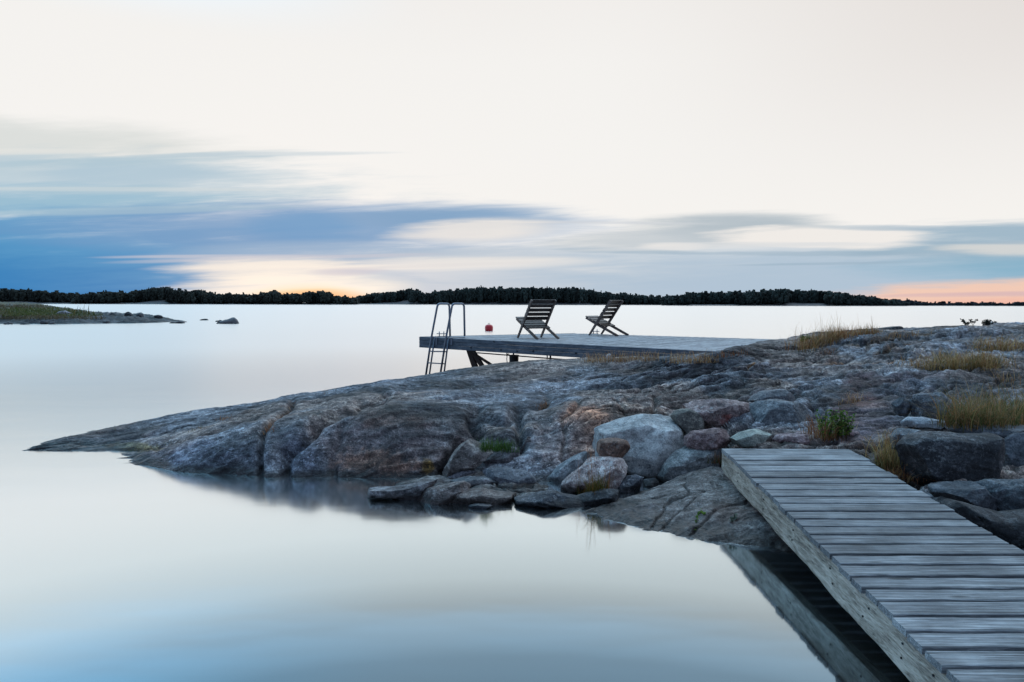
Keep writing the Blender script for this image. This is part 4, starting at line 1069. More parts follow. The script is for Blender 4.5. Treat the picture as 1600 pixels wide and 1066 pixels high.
# ------------------------------------------------------------------ chairs
def make_chair():
    t = empty("deck_chair")
    W2 = 0.27
    # s = forward; side profile: back board (front foot -> top), seat board (front lip -> rear foot)
    P = lambda y_, s_, z_: Vector((s_, y_, z_))
    bk_ = [(0.20, 0.0), (-0.30, 0.73)]
    sb_ = [(0.30, 0.36), (-0.46, 0.0)]
    def board(name, p0, p1, yy, w_, th, mat, taper=True):
        a = Vector((p0[0], yy, p0[1])); b = Vector((p1[0], yy, p1[1])); d = (b - a).normalized()
        s = Vector((d.z, 0, -d.x)); bm = bmesh.new(); vs = []
        for p, ww in ((a, w_ * 0.65), (a.lerp(b, 0.35), w_), (b, w_ * 0.9)):
            for i in (-1, 1):
                for j in (-1, 1): vs.append(bm.verts.new(p + s * (i * ww / 2) + Vector((0, j * th / 2, 0))))
        for o_ in (0, 4):
            for f in ((0, 1, 5, 4), (1, 3, 7, 5), (3, 2, 6, 7), (2, 0, 4, 6)): bm.faces.new([vs[i + o_] for i in f])
        bm.faces.new([vs[i] for i in (0, 2, 3, 1)]); bm.faces.new([vs[i] for i in (8, 9, 11, 10)])
        bmesh.ops.recalc_face_normals(bm, faces=bm.faces); return obj_bm(name, bm, mat, t, bevel=0.004)
    for yy in (-W2, W2):
        board("back_rail", bk_[0], bk_[1], yy, 0.055, 0.028, M_RAIL)
        board("seat_rail", (0.30, 0.365), (-0.46, 0.0), yy * 0.88, 0.055, 0.026, M_RAIL)
    a = Vector((bk_[0][0], 0, bk_[0][1])); b = Vector((bk_[1][0], 0, bk_[1][1])); d = (b - a).normalized(); n = Vector((d.z, 0, -d.x))
    br = None
    for k, f in enumerate((0.50, 0.61, 0.72, 0.83, 0.945)):
        p = a.lerp(b, f) + n * 0.03
        hgt = 0.075
        o = bar("back_slat", p + Vector((0, -W2 - 0.01, 0)), p + Vector((0, W2 + 0.01, 0)), hgt, 0.018, M_CHAIR, t, up=n, bevel=0.004)
    a = Vector((0.30, 0, 0.365)); b = Vector((-0.46, 0, 0.0)); d = (b - a).normalized(); n = Vector((-d.z, 0, d.x))
    if n.z < 0: n = -n
    for f in (0.03, 0.15, 0.27, 0.39, 0.51):
        p = a.lerp(b, f) + n * 0.034
        bar("seat_slat", p + Vector((0, -W2 + 0.005, 0)), p + Vector((0, W2 - 0.005, 0)), 0.075, 0.018, M_RAIL if f < 0.2 else M_CHAIR, t, up=n, bevel=0.004)
    return t
def copy_tree(o, parent=None):
    c = o.copy(); C.objects.link(c)
    if parent is not None: c.parent = parent
    for ch in list(o.children): copy_tree(ch, c)
    return c
ch1 = make_chair()
ch2 = copy_tree(ch1)
tag(ch1, "left slatted wooden deck chair, seen from behind, nearer the ladder", "chair", "wooden chairs on the bathing platform")
tag(ch2, "right slatted wooden deck chair, seen side-on, farther from the ladder", "chair", "wooden chairs on the bathing platform")
p1 = V(atZ(836, 528.6, ZD)); p2 = V(atZ(942, 523.6, ZD))
ch1.location = (p1.x, p1.y, ZD + 0.004); ch1.rotation_euler.z = math.atan2(0.86, -0.52)
ch2.location = (p2.x, p2.y - 0.12, ZD + 0.004); ch2.rotation_euler.z = math.atan2(0.58, -0.81)

# ------------------------------------------------------------------ buoy
bp_ = V(atZ(764, 517.2, 0.0))
BU = empty("mooring_buoy", tuple(bp_)); tag(BU, "red round mooring buoy floating between the ladder and the left chair", "buoy")
bm = bmesh.new(); prof = [(0.0, -0.08), (0.14, -0.07), (0.235, 0.0), (0.25, 0.12), (0.25, 0.24), (0.215, 0.33), (0.12, 0.385), (0.05, 0.40), (0.0, 0.40)]
rg = [[bm.verts.new((r_ * math.cos(2 * math.pi * k / 24), r_ * math.sin(2 * math.pi * k / 24), z_)) for k in range(24)] if r_ > 0 else [bm.verts.new((0, 0, z_))] for r_, z_ in prof]
for q0_, q1_ in zip(rg, rg[1:]):
    for k in range(24):
        if len(q0_) == 1: bm.faces.new((q0_[0], q1_[k], q1_[(k + 1) % 24]))
        elif len(q1_) == 1: bm.faces.new((q0_[k], q1_[0], q0_[(k + 1) % 24]))
        else: bm.faces.new((q0_[k], q1_[k], q1_[(k + 1) % 24], q0_[(k + 1) % 24]))
bmesh.ops.recalc_face_normals(bm, faces=bm.faces); obj_bm("float", bm, M_RED, BU, smooth=True)
tube("eye", [(0.05 * math.cos(a), 0, 0.43 + 0.05 * math.sin(a)) for a in [2 * math.pi * k / 12 for k in range(13)]], 0.012, M_BLACK, BU, 6)
# pale stone at the foot of the dry grass by the beam
boulder([(947, 556), (950, 553), (954, 554), (955, 560), (951, 563), (947, 561)], 10.55, 0.8, M_WHITE, "small bleached stone standing in front of the platform's dry grass", 60, 3, 0.08, 3)

# ------------------------------------------------------------------ grass and plants
STRAW = [(0.52, 0.31, 0.14), (0.42, 0.21, 0.08), (0.60, 0.40, 0.21), (0.24, 0.12, 0.05)]
YEL = [(0.44, 0.29, 0.12), (0.54, 0.38, 0.17), (0.20, 0.16, 0.05), (0.34, 0.18, 0.08)]
OLIVE = [(0.11, 0.11, 0.035), (0.17, 0.14, 0.05), (0.08, 0.11, 0.03), (0.24, 0.14, 0.06)]
GREEN = [(0.05, 0.12, 0.02), (0.07, 0.15, 0.025), (0.10, 0.14, 0.03), (0.04, 0.08, 0.015)]
RUSTY = [(0.30, 0.12, 0.05), (0.22, 0.08, 0.04), (0.36, 0.19, 0.09)]
def blades(roots, n_each, hgt, lean, wid, palette, seed, sway=(0, 0, 0), hvar=0.72, spread=0.05, nseg=5, headed=0.0):
    rs = np.random.RandomState(seed); vs = []; fs = []; cs = []; off = 0
    for r_ in roots:
        for _ in range(n_each):
            b = np.array(r_) + np.array([rs.normal() * spread * 1.4, rs.normal() * spread * 1.4, -0.015])
            h_ = hgt * (1 - hvar + 2 * hvar * rs.rand() ** 1.2) ; az_ = rs.rand() * 2 * math.pi
            ln_ = lean * (0.3 + 1.3 * rs.rand() ** 1.5) * h_
            dv = np.array([math.cos(az_), math.sin(az_), 0]) * ln_ + np.array(sway) * h_
            side = np.array([-math.sin(az_ + rs.normal() * 0.6), math.cos(az_ + rs.normal() * 0.6), 0])
            # mostly face the blade broadside at random
            colr = np.array(palette[rs.randint(len(palette))]) * (0.7 + 0.6 * rs.rand())
            w0 = wid * (0.6 + 0.8 * rs.rand())
            for k in range(nseg + 1):
                t = k / nseg; p = b + dv * t ** 1.8 + np.array([0, 0, h_ * (t - 0.18 * t * t * (ln_ / h_ + 0.2) * 2)])
                ww = w0 * (1 - t) ** 0.7 / 2 + 0.0004
                if headed and t > 0.75: ww = w0 * headed * math.sin((t - 0.70) / 0.3 * math.pi) / 2 + 0.0004
                vs += [p - side * ww, p + side * ww]; cs += [colr * (0.75 + 0.35 * t)] * 2  # colour darkened toward the root, standing in for shade inside the tuft
                if k < nseg: fs.append([off + 2 * k, off + 2 * k + 1, off + 2 * k + 3, off + 2 * k + 2])
            off += 2 * (nseg + 1)
    return vs, fs, cs
def tuft(name, label, pts, n_each, hgt, lean=0.5, wid=0.006, palette=STRAW, seed=0, extra=None, cat="grass tuft", group=None, **kw):
    roots = [g_ for g_ in (ground(*p) for p in pts) if g_ is not None]
    if not roots: print("NO GROUND", label); return None
    V_, F_, C_ = blades([tuple(r) for r in roots], n_each, hgt, lean, wid, palette, seed, **kw)
    if extra:
        v2, f2, c2 = blades([tuple(r) for r in roots], *extra); n0 = len(V_)
        V_ += v2; C_ += c2; F_ += [[i + n0 for i in f] for f in f2]
    c = np.mean([list(r) for r in roots], 0)
    o = mesh_np(name, np.array(V_) - c, F_, M_GRASS, col=np.array(C_), smooth=False); o.location = c
    tag(o, label, cat, group); return o
def line(x0, x1, y0, y1, n, jit=2.0, seed=0):
    rs = random.Random(seed); return [(x0 + (x1 - x0) * (i + 0.5) / n + rs.uniform(-jit, jit), y0 + (y1 - y0) * (i + 0.5) / n + rs.uniform(-jit, jit) * 0.5) for i in range(n)]
tuft("grass_tuft", "low tan grass fringe hiding the right part of the platform's beam", line(915, 1030, 565, 562, 50), 14, 0.13, 0.5, 0.004, STRAW, 1, spread=0.04)
tuft("grass_tuft", "dry straw tuft in front of the platform deck, right of the tan fringe", line(1050, 1112, 566, 564, 26), 16, 0.14, 0.6, 0.004, STRAW, 2, spread=0.05)
tuft("grass_tuft", "thin rusty grass beside the deck's last boards", line(1115, 1160, 558, 552, 12), 12, 0.08, 0.6, 0.004, RUSTY, 3, spread=0.05)
tuft("grass_tuft", "brown tuft with tall wisps at the left start of the rock crest", line(1246, 1312, 548, 524, 60, 5), 26, 0.17, 0.6, 0.005, STRAW + OLIVE[:2] + RUSTY[:1], 4, spread=0.07,
     extra=(2, 0.34, 0.35, 0.003, STRAW, 44))
tuft("grass_tuft", "long low brown grass along the crest behind the dark rock lip", line(1300, 1368, 528, 519, 44, 3), 18, 0.14, 0.6, 0.005, STRAW + RUSTY + OLIVE[:1], 5, spread=0.06,
     extra=(1, 0.25, 0.3, 0.003, STRAW, 45))
tuft("grass_tuft", "sparse pale grass right of the dark rock lip on the crest", line(1380, 1425, 528, 522, 14, 3), 10, 0.10, 0.5, 0.004, STRAW, 6, spread=0.08)
tuft("grass_tuft", "wide yellow grass clump with two small stones at its ends", line(1448, 1565, 576, 574, 80, 4) + line(1460, 1555, 566, 566, 40, 4), 15, 0.20, 1.0, 0.004, YEL + STRAW[:2] + OLIVE[:1], 7, spread=0.06)
tuft("grass_tuft", "pale wispy grass creeping left of the wide yellow clump", line(1410, 1450, 570, 572, 14, 4), 12, 0.12, 0.8, 0.004, STRAW + YEL[:1], 8, spread=0.07)
tuft("grass_tuft", "rounded brown-yellow grass clump near the top right corner of the rock", line(1530, 1600, 545, 545, 60, 5), 14, 0.20, 1.0, 0.005, YEL + STRAW, 9, spread=0.08)
tuft("grass_tuft", "largest green-brown grass clump above the dark boulders at the right edge", line(1482, 1640, 664, 662, 90, 5) + line(1490, 1640, 650, 650, 60, 5), 20, 0.25, 1.0, 0.004, OLIVE + YEL[2:] + OLIVE + STRAW[1:2], 10, spread=0.05,
     extra=(2, 0.30, 0.5, 0.003, YEL, 46))
tuft("grass_tuft", "yellow upright grass tuft at the footbridge's right edge", line(1366, 1405, 732, 722, 26, 4), 18, 0.22, 0.5, 0.005, YEL + [(0.34, 0.30, 0.14)], 11, spread=0.03)
tuft("grass_tuft", "brown withered grass sprawling under the yellow upright tuft", line(1385, 1430, 740, 748, 20, 5), 12, 0.10, 1.0, 0.004, STRAW[1:2] + RUSTY, 12, spread=0.04)
tuft("grass_tuft", "pale dry bush of grass right behind the yellow upright tuft", line(1372, 1402, 690, 690, 12, 4), 10, 0.12, 0.8, 0.003, STRAW, 13, spread=0.05)
tuft("grass_tuft", "little straw-coloured tuft on the red-brown rock above the green plant", line(1318, 1342, 632, 622, 12, 3), 12, 0.09, 0.8, 0.004, STRAW, 14, spread=0.04)
tuft("grass_tuft", "brown dead grass around the left side of the green plant", line(1268, 1300, 680, 684, 18, 4), 14, 0.16, 0.6, 0.004, STRAW[1:] + RUSTY, 15, spread=0.04)
tuft("grass_tuft", "bright green grass in the cleft behind the pointed boulder", line(752, 800, 702, 703, 30, 2), 18, 0.10, 0.5, 0.004, GREEN, 16, spread=0.025)
tuft("grass_tuft", "reddish and green grass clump with tall stems at the pinkish boulder's foot", line(905, 948, 770, 762, 26, 2), 18, 0.13, 0.5, 0.004, [(0.14, 0.10, 0.02), (0.20, 0.10, 0.02), (0.08, 0.09, 0.02)], 17, spread=0.02,
     extra=(1, 0.36, 0.12, 0.003, RUSTY, 47))
tuft("grass_tuft", "orange-brown plant at the footbridge's far left corner", line(1112, 1132, 722, 718, 12, 2), 14, 0.09, 0.7, 0.004, RUSTY + OLIVE[:1], 18, spread=0.02)
tuft("grass_tuft", "rust-coloured tuft in the notch above the cleft", line(838, 856, 640, 630, 10, 1.5), 10, 0.05, 0.7, 0.004, RUSTY, 19, spread=0.02)
tuft("grass_tuft", "lowest rusty tuft in the long crack of the smooth rock", line(420, 426, 676, 664, 8, 1), 10, 0.045, 0.8, 0.004, RUSTY, 20, spread=0.03)
tuft("grass_tuft", "middle rusty tuft in the long crack of the smooth rock", line(430, 442, 656, 648, 8, 1), 10, 0.045, 0.8, 0.004, RUSTY, 21, spread=0.03)
tuft("grass_tuft", "topmost rusty tuft in the long crack of the smooth rock", line(448, 462, 638, 628, 9, 1), 10, 0.045, 0.8, 0.004, RUSTY + STRAW[:1], 22, spread=0.03)
tuft("grass_tuft", "small brown tuft on the upper seam, halfway down the smooth rock", line(346, 362, 657, 652, 8, 1), 10, 0.05, 0.7, 0.004, STRAW[1:2] + RUSTY, 23, spread=0.03)
tuft("grass_tuft", "faint olive tuft low on the smooth rock near its left tip", line(306, 320, 672, 668, 6, 1), 8, 0.05, 0.7, 0.004, OLIVE + RUSTY[:1], 24, spread=0.03)
tuft("grass_tuft", "yellow-green moss grass closest to the rock's left tip", line(208, 268, 702, 692, 22, 2), 8, 0.035, 0.9, 0.004, OLIVE, 25, spread=0.04)
tuft("grass_tuft", "few thin wisps standing against the water on the smooth crest", line(506, 514, 616, 615, 4, 1), 2, 0.09, 0.25, 0.003, OLIVE + STRAW[1:2], 26, spread=0.02)
tuft("grass_tuft", "single dark wisp on the crest near the rock's left tip", [(179, 672.5)], 4, 0.06, 0.25, 0.006, OLIVE, 27, spread=0.008)
tuft("grass_tuft", "small red-brown tuft below the start of the crest", line(1288, 1302, 552, 550, 6, 1), 14, 0.07, 0.8, 0.005, RUSTY, 28, spread=0.04)
tuft("grass_tuft", "wispy dry grass between the yellow clump and the large green-brown clump", line(1555, 1580, 592, 596, 10, 4), 8, 0.13, 0.6, 0.004, STRAW + OLIVE[:1], 29, spread=0.05)

def leafy(name, label, stems, n_leaf, size, palette, seed, stem_col=(0.07, 0.05, 0.03), cat="plant"):
    """stems: list of lists of 3-D points; oval leaves set along each"""
    rs = np.random.RandomState(seed); base = Vector(stems[0][0])
    t = empty(name, tuple(base)); tag(t, label, cat)
    bm = bmesh.new()
    for s in stems: bm_tube(bm, [Vector(p) - base for p in s], [0.003 * (1 - 0.6 * i / len(s)) for i in range(len(s))], 5)
    me = obj_bm("stem", bm, plain("stem_bark_" + name, stem_col, 0.8), t)
    vs = []; fs = []; cs = []
    for s in stems:
        S = np.array([list(p) for p in s])
        for _ in range(n_leaf):
            u = 0.15 + 0.85 * rs.rand(); i = min(int(u * (len(S) - 1)), len(S) - 2); f = u * (len(S) - 1) - i
            p = S[i] * (1 - f) + S[i + 1] * f - np.array(base)
            d = rs.normal(size=3); d[2] = abs(d[2]) * 0.6; d /= np.linalg.norm(d); sd = np.cross(d, rs.normal(size=3)); sd /= np.linalg.norm(sd)
            L = size * (0.6 + 0.8 * rs.rand()); up = np.cross(d, sd); c = np.array(palette[rs.randint(len(palette))]) * (0.7 + 0.6 * rs.rand()); o_ = len(vs)
            for a_, b_, c_ in ((0, 0, 0), (0.35, 0.32, 0.05), (0.75, 0.26, 0.02), (1.1, 0, -0.08), (0.75, -0.26, 0.02), (0.35, -0.32, 0.05), (0.5, 0, -0.03)):
                vs.append(p + d * L * a_ + sd * L * b_ + up * L * c_); cs.append(c)
            for a_, b_ in ((0, 1), (1, 2), (2, 3), (3, 4), (4, 5), (5, 0)): fs.append([o_ + a_, o_ + b_, o_ + 6])
    mesh_np("foliage", vs, fs, M_LEAF, t, smooth=False, col=np.array(cs))
    return t
def stems_at(pts, hgt, spread, seed, n=1, droop=0.0):
    rs = random.Random(seed); out = []
    for p in pts:
        g_ = ground(*p)
        if g_ is None: continue
        for _ in range(n):
            dx, dy = rs.gauss(0, spread), rs.gauss(0, spread); h_ = hgt * rs.uniform(0.6, 1.15)
            out.append([g_ + Vector((dx * t ** 1.4, dy * t ** 1.4, h_ * t - droop * t * t)) for t in (0, 0.25, 0.5, 0.75, 1.0)])
    return out
GL = [(0.10, 0.20, 0.03), (0.14, 0.25, 0.04), (0.04, 0.10, 0.015), (0.20, 0.24, 0.06)]
leafy("leafy_plant", "bright green bushy plant just behind the footbridge's far right corner", stems_at(line(1284, 1328, 690, 684, 18, 4), 0.25, 0.07, 3, 3), 20, 0.022, GL, 5)
leafy("creeping_plant", "light green plant hanging down the sloping slab by the water", [[V(ground(1098, 795)), V(ground(1093, 800)), V(ground(1090, 808)), V(ground(1087, 818)), V(ground(1084, 829))],
      [V(ground(1093, 800)), V(ground(1098, 802)), V(ground(1102, 804))]], 26, 0.022, [(0.12, 0.22, 0.04), (0.16, 0.26, 0.05), (0.08, 0.14, 0.03)], 6)
leafy("seedling", "small pale grey-green plant on the slab, right of the hanging green one", stems_at([(1144, 816), (1147, 812)], 0.05, 0.015, 9, 2), 10, 0.020, [(0.20, 0.24, 0.20), (0.15, 0.18, 0.14)], 7)
leafy("leafy_plant", "small green leaves at the left foot of the brown crest tuft", stems_at(line(1250, 1262, 536, 534, 5, 2), 0.10, 0.03, 13, 2), 14, 0.03, GL, 8)
leafy("juniper", "dark creeping juniper on the crest near the right edge", stems_at(line(1508, 1546, 509, 508, 14, 1), 0.10, 0.06, 17, 2), 22, 0.03, [(0.018, 0.028, 0.02), (0.03, 0.035, 0.025), (0.012, 0.016, 0.014)], 9, cat="shrub")

# ------------------------------------------------------------------ low islet on the left
islet_cols = {
 -500:[(512, 46.0), (505, 50.0), (494, 58.0), (484, 72.0), (474, 90.0)],
 -60: [(510, 50.5), (503, 53.0), (494, 60.0), (484, 74.0), (474, 92.0)],
 0:   [(509, 52.0), (502, 54.0), (494, 60.0), (484, 72.0), (474.5, 90.0)],
 50:  [(508.5, 52.2), (501, 54.0), (493, 60.0), (484, 72.0), (476, 90.0)],
 100: [(508, 52.5), (501, 54.5), (495, 59.0), (488, 68.0), (484, 80.0)],
 150: [(507, 54.0), (502, 55.5), (498, 59.0), (494, 63.0), (490.5, 70.0)],
 200: [(506.5, 54.8), (502, 56.0), (499, 58.5), (496, 61.5), (493, 66.0)],
 250: [(505.5, 56.5), (502.5, 57.5), (500.5, 59.0), (498.5, 61.0), (496.5, 64.0)],
 272: [(504, 58.5), (503, 59.2), (502, 60.0), (501, 61.0), (500, 62.0)],
 292: [(504, 58.5), (503.9, 58.8), (503.7, 59.2), (503.5, 59.6), (503.3, 60.0)],
}
g = patch_grid(islet_cols, 500, [0, 0.1, 0.25, 0.45, 0.65, 0.85, 1.0], 120, [(8, -0.6), (20, -2.0)])
q2 = proj(g); n_ = grid_normals(g)
dd = 0.30 * ridged(g * [0.3, 0.7, 1.0], 5, 6, 0.65) + 0.22 * fbm(g * [0.6, 0.9, 1], 15, 5, 0.6)
dd *= sms(q2[..., 0], 320, 200) * 0.9 + 0.25
g2 = g.copy(); g2[..., 2] += dd * np.clip((g[..., 2] + 0.2) * 3, 0, 1)
gm = (1 - sms(q2[..., 0], 100, 165)) * sms(q2[..., 1], 501, 496) ** 0.5
gm = gm * sms(fbm(g * 0.5, 88, 4), -0.6, 0.0)
tt = np.ones(g.shape) * (0.42 + 0.8 * fbm(g * [0.4, 1.2, 3.0], 95, 5, 0.6))[..., None]
tt = tt * (1 - gm[..., None]) + gm[..., None] * np.array((0.55, 0.50, 0.20))
isl = mesh_np("low_islet", g2.reshape(-1, 3), grid_faces(500, 120), M_ROCK, col=tt.reshape(-1, 3)); upright(isl)
tag(isl, kind='structure')
ITREE = bvh_of([isl])
def iground(px_, py_):
    h = ITREE.ray_cast(Vector((0, 0, H)), V(ray(px_, py_)).normalized()); return h[0]
rs = random.Random(8); roots = []
for _ in range(2600):
    a_ = rs.uniform(-60, 150); b_ = rs.uniform(477, 499)
    if b_ < 477 + max(0, (a_ - 60)) * 0.16: continue
    if a_ > 95 and rs.random() < 0.25: continue
    p = iground(a_, b_)
    if p is not None and p.z > 0.15: roots.append(((a_, b_), tuple(p)))
GI = [(0.09, 0.12, 0.03), (0.13, 0.14, 0.04), (0.07, 0.10, 0.025), (0.16, 0.15, 0.06)]; BI = [(0.16, 0.13, 0.07), (0.20, 0.15, 0.09), (0.10, 0.08, 0.05)]
va, fa, ca_ = [], [], []
for pal, sel in ((GI, lambda r_: 482 < r_[0][1] < 495 and r_[0][0] > 8), (BI, lambda r_: not (482 < r_[0][1] < 495 and r_[0][0] > 8))):
    rr_ = [r_[1] for r_ in roots if sel(r_)]
    v2, f2, c2 = blades(rr_, 6, 0.24, 0.8, 0.05, pal, 91, spread=0.35, nseg=2); n0 = len(va); va += v2; ca_ += c2; fa += [[i + n0 for i in f] for f in f2]
o = mesh_np("meadow_grass", va, fa, M_GRASS, col=np.array(ca_), smooth=False); tag(o, "green and tan grass covering the low islet at the left edge", "grass", kind='stuff')
def irock(x0, x1, y0, y1, Y, label, seed, mat=M_GREY, tint=(1, 1, 1), depth=0.8, shape=None):
    w_ = x1 - x0; h_ = y1 - y0
    shp = shape or [(0, 1), (0.08, 0.55), (0.3, 0.15), (0.55, 0.0), (0.8, 0.25), (0.97, 0.7), (1, 1), (0.5, 1.12)]
    return boulder([(x0 + a * w_, y0 + b * h_) for a, b in shp], Y, depth, mat, label, seed, 4, 0.09, 4, 0.4, tint=tint)
irock(87, 114, 486, 498, 60.0, "rounded pale violet boulder on the islet between two green patches", 70, M_GREY, (1.5, 1.4, 1.5))
irock(170, 183, 489, 494, 60.8, "leftmost small dark boulder on the islet's bare tail", 71, M_DARK, (1, 1, 1))
irock(194, 207, 487.5, 495, 58.3, "pointed dark boulder in the middle of the islet's bare tail", 72, M_DARK, (1, 1, 1))
irock(211, 224, 489.5, 495.5, 58.3, "dark boulder just right of the pointed one on the islet", 73, M_DARK, (1.3, 1.3, 1.3))
irock(240, 253, 492, 496.5, 59.8, "low flat boulder near the end of the islet's tail", 74, M_DARK, (1.2, 1.2, 1.2))
irock(265, 289, 502, 508.5, 55.5, "dark twin-topped boulder in the water at the islet's tip", 75, M_DARK, (1, 1, 1), 0.6, [(0, 1), (0.05, 0.5), (0.3, 0.2), (0.5, 0.35), (0.65, 0.0), (0.85, 0.2), (1, 0.7), (0.9, 1.05), (0.4, 1.15)])
irock(29, 46, 504, 510.5, 51.5, "dark boulder at the islet's near waterline by the left edge", 76, M_DARK, (1, 1, 1))
irock(312, 327, 498.5, 503, 65.0, "small flat skerry stone left of the large lone one", 77, M_DARK, (1, 1, 1))
irock(327, 333, 502.5, 505, 62.0, "tiniest stone showing between the flat skerry stone and the large lone one", 78, M_DARK, (1, 1, 1))
irock(335, 352, 500.5, 506, 60.5, "dark low stone leaning against the left side of the large lone one", 79, M_DARK, (1.1, 1.1, 1.1))
irock(337, 374, 496, 511.5, 55.0, "large lone triangular grey rock standing in the open water", 80, M_GREY, (0.8, 0.78, 0.82), 0.7,
      [(0.0, 0.95), (0.15, 0.55), (0.4, 0.25), (0.58, 0.02), (0.72, 0.02), (0.88, 0.4), (1.0, 0.95), (0.5, 1.15)])
for k_, (a_, b_, w_, Y_) in enumerate(((6, 505, 12, 51.8), (62, 503, 14, 52.6), (76, 505, 9, 52.2), (118, 501, 15, 54.0), (142, 500, 10, 55.0), (160, 503, 12, 54.5))):
    irock(a_, a_ + w_, b_ - 1.5, b_ + 4, Y_, "small dark stone among those lining the islet's near shore", 110 + k_, M_DARK, (1, 1, 1)).__setitem__('group', "stones lining the islet's near shore")
# two tall weeds on the islet
tr = [tuple(iground(xa, 491)) for xa in (119, 123, 126, 134, 138) if iground(xa, 491) is not None]
if tr:
    v2, f2, c2 = blades(tr, 4, 0.75, 0.3, 0.05, OLIVE + BI, 92, spread=0.12, nseg=3); c = np.mean(np.array(tr), 0)
    o = mesh_np("tall_weed", np.array(v2) - c, f2, M_GRASS, col=np.array(c2), smooth=False); o.location = c
    tag(o, "tall thin weeds rising above the islet's right green patch", "plant")

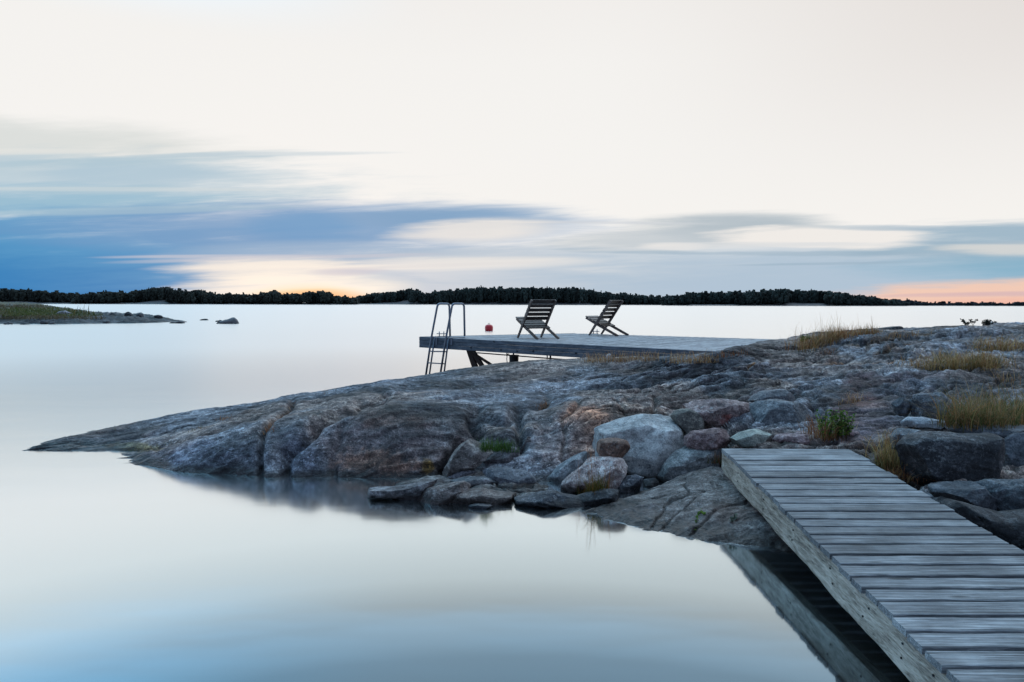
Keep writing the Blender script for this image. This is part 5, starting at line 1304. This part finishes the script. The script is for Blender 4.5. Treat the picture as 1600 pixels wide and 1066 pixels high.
# ------------------------------------------------------------------ far wooded islands
M_FAR = rock_mat("far_shore_rock", (0.03, 0.026, 0.028), (0.075, 0.064, 0.066), (0.15, 0.13, 0.13), use_tint=False, bump=0.0, fine=0.05)
def far_island(prof, Y, seed, forest_label, tone, shore_px=2.6, thick=60.0, bare=()):
    pxs = np.array([p[0] for p in prof], float); top = np.array([p[1] for p in prof], float)
    # ground: a long low hump
    nx = 160; xs = np.linspace(pxs[0], pxs[-1], nx); rs = np.random.RandomState(seed)
    rows = []
    endf = np.clip(np.minimum(xs - pxs[0], pxs[-1] - xs) / 25.0, 0, 1)
    for k, (dy, hf) in enumerate(((0, -0.3), (3, 0.25), (12, 0.6), (30, 0.9), (thick, 1.0), (thick * 1.6, 0.0))):
        tp = np.interp(xs, pxs, top); W = atY(xs, tp, Y + dy)
        gh = np.clip(W[:, 2] - 9.0, 1.2, None) * hf * (0.4 + 0.6 * endf) if hf > 0 else np.full(nx, -0.5)
        if k in (1, 2): gh = gh * 0.5 + 1.0 * np.abs(fbm(np.stack([xs * 0.05, 0 * xs + k, 0 * xs], -1), seed, 4))
        P_ = atY(xs, 474 + 0 * xs, Y + dy); rows.append(np.stack([P_[:, 0], P_[:, 1], np.where(endf > 0.01, gh, -0.5)], -1))
    Gf = np.stack(rows, 1)
    o = mesh_np("island_shore", Gf.reshape(-1, 3), grid_faces(nx, len(rows)), M_FAR); upright(o); tag(o, kind='structure')
    # trees
    vs = []; fs = []; cs = []; U, F = ico(1)
    mpp = Y / FP; n_tree = int((pxs[-1] - pxs[0]) * 6.5)
    for _ in range(n_tree):
        x_ = rs.uniform(pxs[0] + 1, pxs[-1] - 1); dy = rs.uniform(4, thick)
        if any(a < x_ < b and dy < 26 for a, b in bare): dy = rs.uniform(26, thick)
        tp = np.interp(x_, pxs, top) + abs(rs.normal()) * 2.6 - 1.6 + (rs.rand() < 0.6) * rs.uniform(0, 9)
        tp += 1.3 * math.sin(x_ * 0.37 + seed) * math.sin(x_ * 0.113 + 2 * seed) + (rs.rand() < 0.08) * -2.2
        topz = float(atY(x_, tp, Y + dy)[2]); P_ = atY(x_, 474, Y + dy)
        topz = max(topz, 2.2)
        gz = max(0.3, topz - 13.0) if topz > 9 else 0.3
        hh = topz - gz; cr_w = min(hh * 0.4, rs.uniform(0.7, 1.6)); pine = rs.rand() < 0.5
        colr = np.array(tone) * (0.85 + 0.5 * math.sin(x_ * 0.21 + dy * 0.3) * math.sin(x_ * 0.067)) * rs.uniform(0.7, 1.3)
        nl = 4 if hh > 5 else 2
        for l_ in range(nl):
            f_ = (l_ + 0.5) / nl; zc = gz + hh * (0.25 + 0.72 * f_); sw = cr_w * (1.15 - 0.75 * f_ if not pine else 0.6 + 0.6 * math.sin(f_ * 2.6))
            jit = 1 + 0.35 * rs.normal(size=(len(U), 1)); S = U * jit * [sw, sw, hh / nl * 0.75]
            S[:, 2] = np.minimum(S[:, 2], topz - zc)
            off = len(vs) * len(U); vs.append(S + [P_[0] + rs.normal() * 0.5, P_[1], zc]); fs.append(F + off)
            cs.append(np.tile(colr * rs.uniform(0.85, 1.15), (len(U), 1)))
    o = mesh_np("forest", np.concatenate(vs), np.concatenate(fs), M_CONIFER, smooth=False, col=np.concatenate(cs))
    tag(o, forest_label, "forest", kind='stuff')
far_island([(-260, 462), (-120, 456), (-40, 453), (0, 454), (25, 453), (50, 454), (75, 457), (100, 459), (135, 460.5), (170, 457), (200, 458), (215, 456), (235, 452), (255, 450), (275, 453), (290, 456), (300, 455), (320, 455.5),
            (338, 461), (360, 460), (385, 461), (400, 461), (420, 457), (430, 456), (445, 461), (465, 460), (490, 457), (515, 457.5), (523, 464), (545, 465), (560, 468)],
           540.0, 1, "dark wooded shore under the blue cloud, far left, reaching past the sunset glow", (0.030, 0.036, 0.030), bare=((-60, 75), (190, 262), (60, 110)))
far_island([(548, 467), (565, 463), (580, 460), (600, 458), (620, 456.5), (640, 452), (652, 453), (660, 459), (672, 458), (690, 455), (712, 453.5), (745, 450), (770, 451), (800, 452), (830, 450.5), (850, 451), (880, 451), (910, 452), (925, 455),
            (945, 458), (965, 460), (980, 460), (995, 462), (1020, 463.5), (1045, 464), (1075, 465), (1100, 467)],
           640.0, 2, "dark pine wood on the far island behind the ladder and chairs", (0.026, 0.036, 0.032), bare=((548, 640),))
far_island([(1035, 468), (1048, 464), (1061, 462), (1075, 458.5), (1110, 458), (1162, 457), (1197, 455), (1222, 453), (1250, 455), (1285, 455.5), (1306, 457.5), (1337, 462), (1365, 465), (1376, 469), (1400, 471.5), (1420, 474)],
           520.0, 3, "dark rounded wooded island on the far right of the bay", (0.026, 0.036, 0.032), bare=((1080, 1150), (1230, 1290)))
far_island([(1330, 467), (1376, 469.5), (1418, 470.5), (1446, 474), (1480, 474.5), (1495, 474.5), (1509, 473.5), (1530, 474.5), (1551, 474.5), (1572, 476), (1585, 474), (1600, 473.5), (1660, 474), (1760, 472), (1900, 470)],
           600.0, 4, "thin farthest strip of wooded shore under the pink sky at the right edge", (0.022, 0.028, 0.034), thick=40.0)
